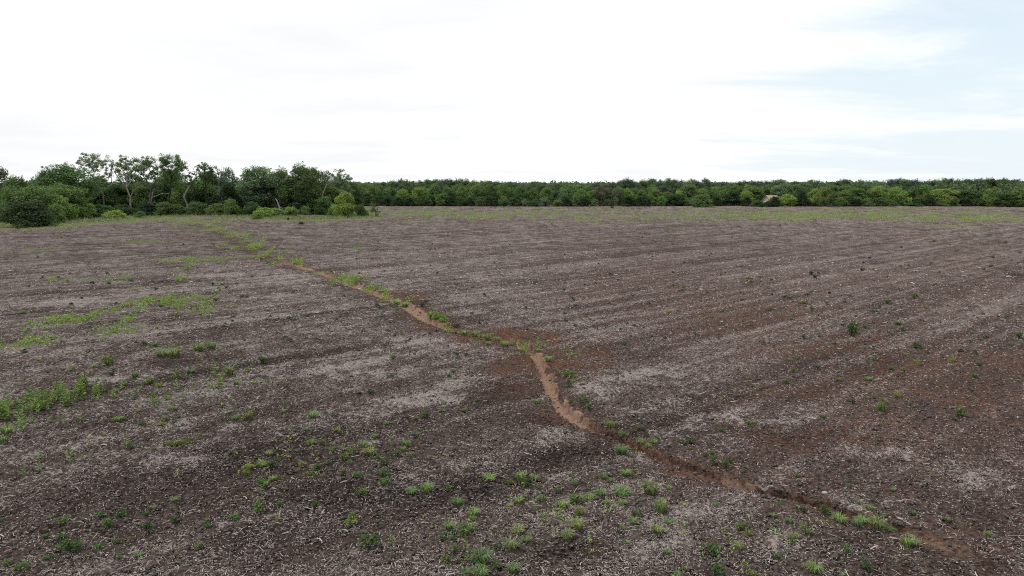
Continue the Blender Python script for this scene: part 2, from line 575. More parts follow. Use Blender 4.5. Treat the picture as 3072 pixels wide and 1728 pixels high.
def fields(x, y):
    """ground cover masks: green, red, sand, straw, moist"""
    r = np.hypot(x, y)
    u, v = rows_uv(x, y)
    g = gully(x, y)
    k = np.abs(g[..., 0]) + 0.40 * pnoise(x / 1.4, y / 1.4, 31) + 0.45 * pnoise(x / 0.35, y / 0.35, 32)
    inner = 1 - sstep(0.55, 1.15, k)
    halo = 1 - sstep(0.8, 4.6, k + 0.5 * pnoise(x / 2.5, y / 2.5, 33))
    n_mid = fbm(x / 4.0, y / 4.0, 41, 3)
    n_fine = fbm(x / 0.9, y / 0.9, 42, 2)
    streak = fbm(u / 26.0, v / 1.3, 43, 3)
    streak2 = fbm(u / 60.0, v / 5.0, 44, 2)
    vm = (v + 0.25 * pnoise(u / 25.0, v / 25.0, 47)) % 6.1
    track = np.exp(-((vm - 3.0) / 0.16) ** 2) + np.exp(-((vm - 4.6) / 0.16) ** 2)
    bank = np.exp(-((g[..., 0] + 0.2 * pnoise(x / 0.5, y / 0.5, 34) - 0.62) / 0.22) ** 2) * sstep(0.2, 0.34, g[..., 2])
    sand = inner * g[..., 3] * (1 - 0.9 * bank) * np.clip(0.85 + 0.5 * pnoise(x / 1.5, y / 1.5, 35), 0, 1)
    red = np.clip(inner * g[..., 4] * 0.8 + halo * (0.12 + g[..., 4] * 0.40) * np.minimum(1, g[..., 5]), 0, 1)
    rs = splat(x, y, REDS) + 0.13 * sstep(-4, 14, x) * (1 - sstep(70, 150, r))
    red = np.clip(np.maximum(red, rs * np.clip(0.85 + 0.9 * n_mid + 1.1 * n_fine, 0, 1.6)), 0, 1)
    far_n = fbm(u / 25.0, v / 4.0, 45, 3)
    green = splat(x, y, GREEN)
    green = np.clip((1.3 - 0.25 * sstep(90, 130, r)) * green * (1.0 + 0.8 * far_n + 0.6 * n_mid * (1 - sstep(60, 140, r))), 0, 1)
    strip = np.exp(-((g[..., 0] - 0.9) / 1.1) ** 2) * sstep(30, 42, y) * np.clip(0.30 + 1.6 * pnoise(x / 2.5, y / 5.0, 48) + 0.6 * n_fine + 0.4 * sstep(60, 90, y), 0, 1)
    green = np.maximum(green, 0.7 * strip)
    green = green * (1 - (1 - sstep(75, 105, r)) * np.clip(0.35 - 0.9 * fbm(x / 1.6, y / 3.2, 49, 3), 0, 0.85))
    green = np.maximum(green, 0.16 * sstep(0.15, 0.7, far_n) * sstep(60, 150, r))
    straw = 0.36 + 0.17 * sstep(15, 48, r) - 0.03 * sstep(60, 120, r) + 0.13 * streak * (1 - sstep(45, 80, r)) + 0.08 * streak2 * (1 - sstep(80, 140, r)) - 0.10 * track * (1 - sstep(50, 90, r)) + 0.10 * n_mid + 0.12 * n_fine
    straw = straw + splat(x, y, PALE) * (0.6 + 0.6 * n_fine) - splat(x, y, DARK) * np.clip(0.38 + 0.6 * n_mid + 0.7 * n_fine, 0, 1)
    straw = straw * (1 - 0.9 * inner * g[..., 5]) * (1 - 0.8 * np.clip(red, 0, 1)) - 0.10 * halo * g[..., 5]
    straw = np.clip(straw, 0, 1)
    dark_soil = np.clip(splat(x, y, DARK) * np.clip(0.6 + 0.8 * n_mid + 0.6 * n_fine, 0, 1) + 0.20 + 0.35 * fbm(u / 18.0, v / 6.0, 46, 2), 0, 1) * (1 - sand)
    dark_soil = np.maximum(dark_soil, bank)  # steep far bank gets the darkest soil colour too
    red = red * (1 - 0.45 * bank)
    return green, red, sand, straw, dark_soil


def build_ground():
    az = np.concatenate([np.linspace(-180, -47, 45, endpoint=False), np.linspace(-47, 47, 880), np.linspace(50, 180, 44, endpoint=False)])
    az = np.radians(az)
    th0, th1 = math.atan(CAM_H / 13.5), math.atan(CAM_H / 320.0)
    th = np.linspace(th0, th1, 430)
    rad = np.concatenate([np.linspace(2.0, 12.6, 9), CAM_H / np.tan(th), np.geomspace(335, 6000, 26)])
    A, R = np.meshgrid(az, rad)
    # break up the regular lattice a little
    jit = (RNG.random(A.shape) - 0.5)
    x = (np.sin(A) * R)
    y = (np.cos(A) * R)
    h = macro(x, y)
    u, v = rows_uv(x, y)
    dense = 1 - sstep(0.78, 0.84, np.abs(A))
    fade = (1 - sstep(35, 110, R)) * dense
    green, red, sand, straw, dark_soil = fields(x, y)
    c1 = fbm(x / 0.42, y / 0.42, 51, 2, 0.6)
    c2 = 1 - np.abs(pnoise(x / 0.23, y / 0.23, 53)) * 2.0
    c3 = pnoise(u / 1.4, v / 0.38, 54)
    rough = (1 - 0.85 * sand)
    h = h + fade * rough * (0.060 * c1 + 0.036 * c2 + 0.028 * c3)
    n_r, n_a = A.shape
    verts = np.stack([x, y, h], axis=-1).reshape(-1, 3)
    verts = np.concatenate([verts, [[0, 0, 0]]])
    i = np.arange(n_r - 1)[:, None]
    j = np.arange(n_a)[None, :]
    j2 = (j + 1) % n_a
    q = np.stack([i * n_a + j, (i + 1) * n_a + j, (i + 1) * n_a + j2, i * n_a + j2], axis=-1).reshape(-1, 4)[:, ::-1]
    c = n_r * n_a
    jj = np.arange(n_a)
    tri = np.stack([np.full(n_a, c), jj, (jj + 1) % n_a], axis=-1)[:, ::-1]
    me = mesh_np("field", verts, [q, tri], (), True)
    for nm, arr in (("green", green), ("red", red), ("sand", sand), ("straw", straw), ("dark_soil", dark_soil)):
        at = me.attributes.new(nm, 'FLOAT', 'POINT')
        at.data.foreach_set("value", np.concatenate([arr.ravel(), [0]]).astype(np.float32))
    return me


def ground_mat():
    m, t = new_mat("tilled_soil")

    def attr(n):
        a = N(t, 'ShaderNodeAttribute')
        a.attribute_name = n
        return a.outputs['Fac']
    green, red, sand, straw, dark_soil = (attr(n) for n in ("green", "red", "sand", "straw", "dark_soil"))
    tc = N(t, 'ShaderNodeTexCoord')
    mp = N(t, 'ShaderNodeMapping')
    mp.inputs['Rotation'].default_value = (0, 0, -(math.pi / 2 - ROW))
    t.links.new(tc.outputs['Object'], mp.inputs['Vector'])
    mrow = N(t, 'ShaderNodeMapping')
    mrow.inputs['Scale'].default_value = (0.28, 1.0, 1.0)
    t.links.new(mp.outputs[0], mrow.inputs['Vector'])

    def noise(scale, detail=3.0, rough=0.6, vec=None, dist=0.0):
        n = N(t, 'ShaderNodeTexNoise')
        n.inputs['Scale'].default_value = scale
        n.inputs['Detail'].default_value = detail
        n.inputs['Roughness'].default_value = rough
        n.inputs['Distortion'].default_value = dist
        t.links.new(vec if vec is not None else tc.outputs['Object'], n.inputs['Vector'])
        return n.outputs[0]
    clod = noise(9.0, 5.0, 0.65)
    big = noise(1.6, 4.0, 0.6)
    rowl = noise(2.2, 6.0, 0.62, mrow.outputs[0])
    rowf = noise(9.0, 4.0, 0.65, mrow.outputs[0], 0.6)
    # soil: crumbly grey-brown, darker where damp and along the gully's far bank
    dry = mix_rgb(t, maprange(t, clod, 0.32, 0.68), (0.036, 0.0255, 0.0215), (0.135, 0.099, 0.087))
    dark_tone = mix_rgb(t, maprange(t, clod, 0.35, 0.72), (0.014, 0.0112, 0.0100), (0.078, 0.062, 0.056))
    soil = mix_rgb(t, maprange(t, dark_soil, 0.1, 0.75), dry, dark_tone)
    rs = mix_rgb(t, maprange(t, clod, 0.3, 0.7), (0.070, 0.036, 0.024), (0.220, 0.114, 0.078))
    rfac = math_node(t, 'MULTIPLY', red, maprange(t, big, 0.3, 0.62, 0.6, 1.0))
    soil = mix_rgb(t, rfac, soil, rs)
    sd = mix_rgb(t, maprange(t, clod, 0.3, 0.7), (0.180, 0.110, 0.077), (0.292, 0.194, 0.143))
    soil = mix_rgb(t, maprange(t, sand, 0.05, 0.55), soil, sd)
    # litter of straw fragments: crossing fibres near to, patchy drifts farther off

    def fibre(ang, sx, sy, off):
        q = N(t, 'ShaderNodeMapping')
        q.inputs['Rotation'].default_value = (0, 0, ang)
        q.inputs['Location'].default_value = (off, off * 0.7, 0)
        t.links.new(tc.outputs['Object'], q.inputs['Vector'])
        q2 = N(t, 'ShaderNodeMapping')
        q2.inputs['Scale'].default_value = (sx, sy, 1)
        t.links.new(q.outputs[0], q2.inputs['Vector'])
        return noise(1.0, 4.0, 0.74, q2.outputs[0], 0.5)
    drift = noise(1.3, 6.0, 0.68, mrow.outputs[0], 0.4)
    mst = N(t, 'ShaderNodeMapping')
    mst.inputs['Scale'].default_value = (0.022, 0.75, 1.0)
    t.links.new(mp.outputs[0], mst.inputs['Vector'])
    lines = noise(1.0, 4.0, 0.62, mst.outputs[0])
    sthr = math_node(t, 'ADD', straw, math_node(t, 'MULTIPLY', math_node(t, 'SUBTRACT', drift, 0.5), 0.55))
    sthr = math_node(t, 'ADD', sthr, math_node(t, 'MULTIPLY', math_node(t, 'SUBTRACT', lines, 0.5), 0.6))
    thr = maprange(t, sthr, 0.0, 1.0, 0.74, 0.42, False)
    lit = None
    for ang, sx, sy, off in ((0.5, 2.4, 9.0, 3.0), (1.55, 2.8, 11.0, 17.0), (2.6, 2.5, 8.0, 41.0)):
        one = maprange(t, math_node(t, 'SUBTRACT', fibre(ang, sx, sy, off), thr), -0.012, 0.028)
        lit = one if lit is None else math_node(t, 'MAXIMUM', lit, one)
    patch = maprange(t, sthr, 0.25, 0.95)
    lit = math_node(t, 'MAXIMUM', lit, math_node(t, 'MULTIPLY', patch, 0.30))
    stc = mix_rgb(t, maprange(t, clod, 0.3, 0.7), (0.255, 0.212, 0.200), (0.43, 0.375, 0.355))
    col = mix_rgb(t, math_node(t, 'MULTIPLY', lit, 0.9), soil, stc)
    # low green growth
    gn = noise(0.55, 5.0, 0.65, mrow.outputs[0])
    gc = mix_rgb(t, maprange(t, gn, 0.38, 0.62), (0.165, 0.185, 0.090), (0.225, 0.285, 0.105))
    gc = mix_rgb(t, maprange(t, rowf, 0.35, 0.65), mix_rgb(t, 0.55, gc, (0.06, 0.075, 0.03)), gc)
    gc = mix_rgb(t, maprange(t, green, 0.35, 0.85), (0.180, 0.180, 0.125), gc)
    gth = maprange(t, green, 0.0, 1.0, 0.72, 0.30, False)
    gm = math_node(t, 'ADD', math_node(t, 'MULTIPLY', rowl, 0.5), math_node(t, 'MULTIPLY', rowf, 0.5))
    gfac = maprange(t, math_node(t, 'SUBTRACT', gm, gth), -0.10, 0.12)
    col = mix_rgb(t, math_node(t, 'MULTIPLY', gfac, 0.68), col, gc)
    d = N(t, 'ShaderNodeBsdfDiffuse')
    d.inputs['Roughness'].default_value = 0.6
    t.links.new(col, d.inputs[0])
    hb = math_node(t, 'ADD', math_node(t, 'MULTIPLY', clod, 0.6), math_node(t, 'MULTIPLY', noise(28.0, 3.0), 0.25))
    hb = math_node(t, 'ADD', hb, math_node(t, 'MULTIPLY', rowl, 0.7))
    bp = N(t, 'ShaderNodeBump')
    bp.inputs['Distance'].default_value = 0.22
    t.links.new(maprange(t, sand, 0.0, 0.8, 1.0, 0.25), bp.inputs['Strength'])
    t.links.new(hb, bp.inputs['Height'])
    t.links.new(bp.outputs[0], d.inputs['Normal'])
    o = N(t, 'ShaderNodeOutputMaterial')
    t.links.new(d.outputs[0], o.inputs[0])
    return m


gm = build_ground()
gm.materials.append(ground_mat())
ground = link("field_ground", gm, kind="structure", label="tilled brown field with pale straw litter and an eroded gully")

# ------------------------------------------------------------------ crop residue, clods (stuff)


def scatter_polar(n, r0, r1, half_deg=42):
    th = RNG.random(n) * (math.atan(CAM_H / r0) - math.atan(CAM_H / r1)) + math.atan(CAM_H / r1)
    r = CAM_H / np.tan(th)
    a = np.radians((RNG.random(n) * 2 - 1) * half_deg)
    return np.sin(a) * r, np.cos(a) * r, r


def build_straw():
    parts = [scatter_polar(470000, 13.5, 40), scatter_polar(160000, 40, 95)]
    x, y, r = (np.concatenate([p[i] for p in parts]) for i in range(3))
    g, red, sand, straw, dark_soil = fields(x, y)
    keep = RNG.random(len(x)) < np.clip((straw - 0.06) * 0.85, 0.02, 1) ** 1.1
    x, y, r = x[keep], y[keep], r[keep]
    n = len(x)
    z = macro(x, y) + 0.03 + 0.025 * RNG.random(n)
    ang = RNG.random(n) * math.pi * 2
    L = np.clip(RNG.lognormal(math.log(0.052), 0.55, n), 0.02, 0.45) * (1 + 1.0 * sstep(25, 80, r))
    w = (0.0030 + 0.0045 * RNG.random(n)) * (1 + 2.2 * sstep(16, 80, r)) * (1 + 0.8 * (L > 0.2))
    dx, dy = np.cos(ang), np.sin(ang)
    tilt = (RNG.random(n) - 0.45) * 0.7
    bend = (RNG.random(n) - 0.5) * 1.3
    dx2, dy2 = np.cos(ang + bend), np.sin(ang + bend)
    p0 = np.stack([x, y, z], 1)
    p1 = p0 + np.stack([dx * L / 2, dy * L / 2, np.abs(tilt) * L * 0.5], 1)
    p2 = p1 + np.stack([dx2 * L / 2, dy2 * L / 2, -tilt * L * 0.35], 1)
    nx = np.stack([-dy, dx, RNG.normal(size=n) * 0.6], 1) * w[:, None]
    nx2 = np.stack([-dy2, dx2, RNG.normal(size=n) * 0.6], 1) * w[:, None]
    v = np.stack([p0 - nx, p0 + nx, p1 + nx, p1 - nx, p2 + nx2 * 0.5, p2 - nx2 * 0.5], 1).reshape(-1, 3)
    b = np.arange(n)[:, None] * 6
    q = np.concatenate([b + np.array([[0, 1, 2, 3]]), b + np.array([[3, 2, 4, 5]])])
    return mesh_np("crop_residue", v, q, (M_STRAW,))


link("crop_residue", build_straw(), kind="stuff", label="pale dry straw and stalk fragments strewn over the tilled soil")


def build_clods():
    x, y, r = scatter_polar(46000, 13.5, 55)
    g, red, sand, straw, dark_soil = fields(x, y)
    keep = RNG.random(len(x)) < np.clip(1.0 - sand * 1.2 - g * 0.3, 0.03, 1)
    x, y, r = x[keep], y[keep], r[keep]
    n = len(x)
    ico = np.array([(1, 0, 0), (0, 1, 0), (-1, 0, 0), (0, -1, 0), (0, 0, 1), (0, 0, -1)], dtype=float)
    tris = np.array([(0, 1, 4), (1, 2, 4), (2, 3, 4), (3, 0, 4), (1, 0, 5), (2, 1, 5), (3, 2, 5), (0, 3, 5)])
    s = np.clip(RNG.lognormal(math.log(0.036), 0.42, n), 0.015, 0.11)
    v = (ico[None] + (RNG.random((n, 6, 3)) - 0.5) * 0.7) * s[:, None, None]
    v *= np.array([1.0, 1.0, 0.7])[None, None]
    v[:, :, 0] *= (0.8 + RNG.random((n, 1)) * 0.6)
    z = macro(x, y) + 0.02
    v += np.stack([x, y, z], 1)[:, None, :]
    f = (tris[None] + (np.arange(n) * 6)[:, None, None]).reshape(-1, 3)
    me = mesh_np("soil_clods", v.reshape(-1, 3), f, (plain_mat("clod_soil", (0.072, 0.058, 0.052), 9.0, 0.55),), False)
    return me


link("soil_clods", build_clods(), kind="stuff", label="crumbly dark soil clods lying over the tilled field")

# ------------------------------------------------------------------ weed shapes
GREENS = dict(
    b=[(0.095, 0.165, 0.050), (0.070, 0.130, 0.042), (0.110, 0.180, 0.058), (0.062, 0.112, 0.045), (0.125, 0.175, 0.06)],
    v=[(0.170, 0.270, 0.060), (0.15, 0.245, 0.06)],
    k=[(0.030, 0.055, 0.026), (0.036, 0.062, 0.03)],
    g=[(0.165, 0.260, 0.098), (0.195, 0.275, 0.095), (0.140, 0.220, 0.090), (0.215, 0.255, 0.11)],
    y=[(0.200, 0.240, 0.045), (0.175, 0.225, 0.050), (0.22, 0.245, 0.07)],
    u=[(0.165, 0.250, 0.050), (0.15, 0.225, 0.05), (0.19, 0.26, 0.06)],
    m=[(0.125, 0.150, 0.035), (0.11, 0.14, 0.04)],
    d=[(0.26, 0.215, 0.095), (0.22, 0.20, 0.08)],
)


def weed_bushy(seed, n=150, hgt=0.75, ls=0.085):
    rng = np.random.default_rng(seed)
    mb = MB()
    for k in range(7):
        a = rng.random() * 6.28
        e = Vector((math.cos(a) * 0.34, math.sin(a) * 0.34, hgt * (0.5 + 0.4 * rng.random())))
        mb.tube([(0, 0, -0.03), tuple(e * 0.5 + Vector((0, 0, 0.06))), tuple(e)], [0.016, 0.012, 0.006], 4)
    # sub-clumps give a ragged outline
    for c in range(9):
        a = rng.random() * 6.28
        rr = 0.33 * math.sqrt(rng.random())
        cc = np.array([math.cos(a) * rr, math.sin(a) * rr, hgt * (0.30 + 0.55 * rng.random()) * (1 - 0.7 * rr)])
        mb.tube([(0, 0, 0.02), tuple(cc * 0.6), tuple(cc)], [0.012, 0.009, 0.004], 3)
        m = n // 9
        d = rng.normal(size=(m, 3))
        d /= np.linalg.norm(d, axis=1, keepdims=True)
        p = cc + d * (0.09 + 0.12 * rng.random((m, 1)))
        p[:, 2] = np.maximum(p[:, 2], 0.01)
        mb.leaves(p, d * 0.7 + np.array([0, 0, 0.7]) + rng.normal(size=(m, 3)) * 0.4, ls * (0.6 + 0.7 * rng.random(m)), rng, 0.5)
    return mb.mesh("weed_bushy", (M_WEED,))


def weed_grass(seed, n=110, hgt=0.5, spread=0.5):
    rng = np.random.default_rng(seed)
    mb = MB()
    a = rng.random(n) * 6.28
    b0 = rng.random(n) ** 0.7 * 0.24
    base = np.stack([np.cos(a) * b0, np.sin(a) * b0 * 0.8, np.full(n, -0.02)], 1)
    a2 = a + rng.normal(size=n) * 0.7
    out = np.stack([np.cos(a2), np.sin(a2), np.zeros(n)], 1)
    L = 0.30 + 0.35 * rng.random(n)
    mid = base + out * (L * 0.35 * spread * 2)[:, None] * 0.6 + np.array([0, 0, 1]) * (L * hgt * 1.35)[:, None]
    tip = mid + out * (L * 0.55)[:, None] + np.array([0, 0, 1]) * (L * (rng.random(n) * 0.5 - 0.25))[:, None]
    side = np.stack([-np.sin(a2), np.cos(a2), np.zeros(n)], 1) * (0.011 + 0.010 * rng.random(n))[:, None]
    v = np.stack([base - side, base + side, mid + side, mid - side, tip], 1).reshape(-1, 3)
    k = np.arange(n)[:, None] * 5
    mb.add(v, k + np.array([[0, 1, 2, 3]]), k + np.array([[3, 2, 4]]))
    return mb.mesh("weed_grass", (M_WEED,))


def weed_upright(seed, stems=1):
    rng = np.random.default_rng(seed)
    mb = MB()
    for s in range(stems):
        lx, ly = rng.normal(size=2) * 0.06
        bx, by = (rng.random(2) - 0.5) * (0.26 if stems > 1 else 0.02)
        hh = 0.75 + 0.25 * rng.random()
        mb.tube([(bx, by, -0.03), (bx + lx * 0.5, by + ly * 0.5, hh * 0.5), (bx + lx, by + ly, hh)], [0.014, 0.011, 0.005], 4)
        for k in range(17):
            f = 0.12 + 0.88 * k / 16
            a = k * 2.4 + rng.random()
            ln = 0.27 * (1.1 - 0.6 * f) * (0.8 + 0.5 * rng.random())
            p0 = Vector((bx + lx * f, by + ly * f, hh * f))
            d = Vector((math.cos(a), math.sin(a), 0.75))
            sd = Vector((-math.sin(a), math.cos(a), 0)) * ln * 0.30
            p1 = p0 + d * ln * 0.55
            p2 = p0 + Vector((math.cos(a), math.sin(a), 0.35)) * ln
            mb.add([tuple(p0), tuple(p1 + sd), tuple(p2), tuple(p1 - sd)], [(0, 1, 2, 3)])
    return mb.mesh("weed_upright", (M_WEED,))


def weed_mat(seed, n=130):
    rng = np.random.default_rng(seed)
    mb = MB()
    a = rng.random(n) * 6.28
    r = np.sqrt(rng.random(n)) * 0.45 * (0.8 + 0.2 * np.sin(a * 3 + seed))
    p = np.stack([np.cos(a) * r, np.sin(a) * r * 0.8, 0.03 + 0.16 * rng.random(n) * (1 - r)], 1)
    mb.leaves(p, np.array([[0, 0, 1.0]]) + rng.normal(size=(n, 3)) * 0.5, 0.062 * (0.7 + 0.7 * rng.random(n)), rng, 0.55)
    return mb.mesh("weed_mat", (M_WEED,))


def weed_sparse(seed, n=30):
    rng = np.random.default_rng(seed)
    mb = MB()
    P = []
    for k in range(6):
        a = rng.random() * 6.28
        e = (math.cos(a) * 0.16, math.sin(a) * 0.16, 0.22), (math.cos(a) * 0.36, math.sin(a) * 0.36, 0.34)
        mb.tube([(0, 0, -0.02), e[0], e[1]], [0.014, 0.011, 0.004], 3)
        for j in range(n // 6):
            f = rng.random()
            P.append(np.array(e[0]) * (1 - f) + np.array(e[1]) * f + rng.normal(size=3) * 0.015)
    mb.leaves(np.array(P), np.array([[0, 0, 0.8]]) + rng.normal(size=(len(P), 3)) * 0.6, 0.07 * (0.6 + 0.8 * rng.random(len(P))), rng, 0.4)
    return mb.mesh("weed_sparse", (M_WEED,))


WEEDS = dict(
    b=[weed_bushy(100 + i, 110 + 18 * i, 0.55 + 0.07 * i, 0.07 + 0.01 * (i % 3)) for i in range(7)], v=[weed_bushy(130 + i, 170, 0.45, 0.075) for i in range(3)], k=[weed_bushy(120 + i, 120, 0.7) for i in range(2)],
    g=[weed_grass(140 + i, 120, 0.45 + 0.06 * i) for i in range(5)], y=[weed_bushy(160 + i, 190, 0.6, 0.062) for i in range(4)],
    u=[weed_upright(180 + i, 1) for i in range(5)] + [weed_upright(190, 2)], m=[weed_mat(200 + i) for i in range(4)], d=[weed_sparse(220 + i) for i in range(4)],
)
WNAME = dict(b="bushy_weed", v="leafy_weed", k="bushy_weed", g="grass_tuft", y="dome_weed", u="upright_weed", m="creeping_weed", d="dry_seedling")
WCAT = dict(b="weed", v="weed", k="weed", g="grass", y="weed", u="weed", m="weed", d="seedling")
WLOOK = dict(b="green bushy weed", v="vivid green leafy clump", k="blackish green weed", g="fine-bladed grass tuft", y="yellow-green dome-shaped weed", u="upright leafy bright green weed", m="flat olive creeping weed", d="yellowing dry seedling")

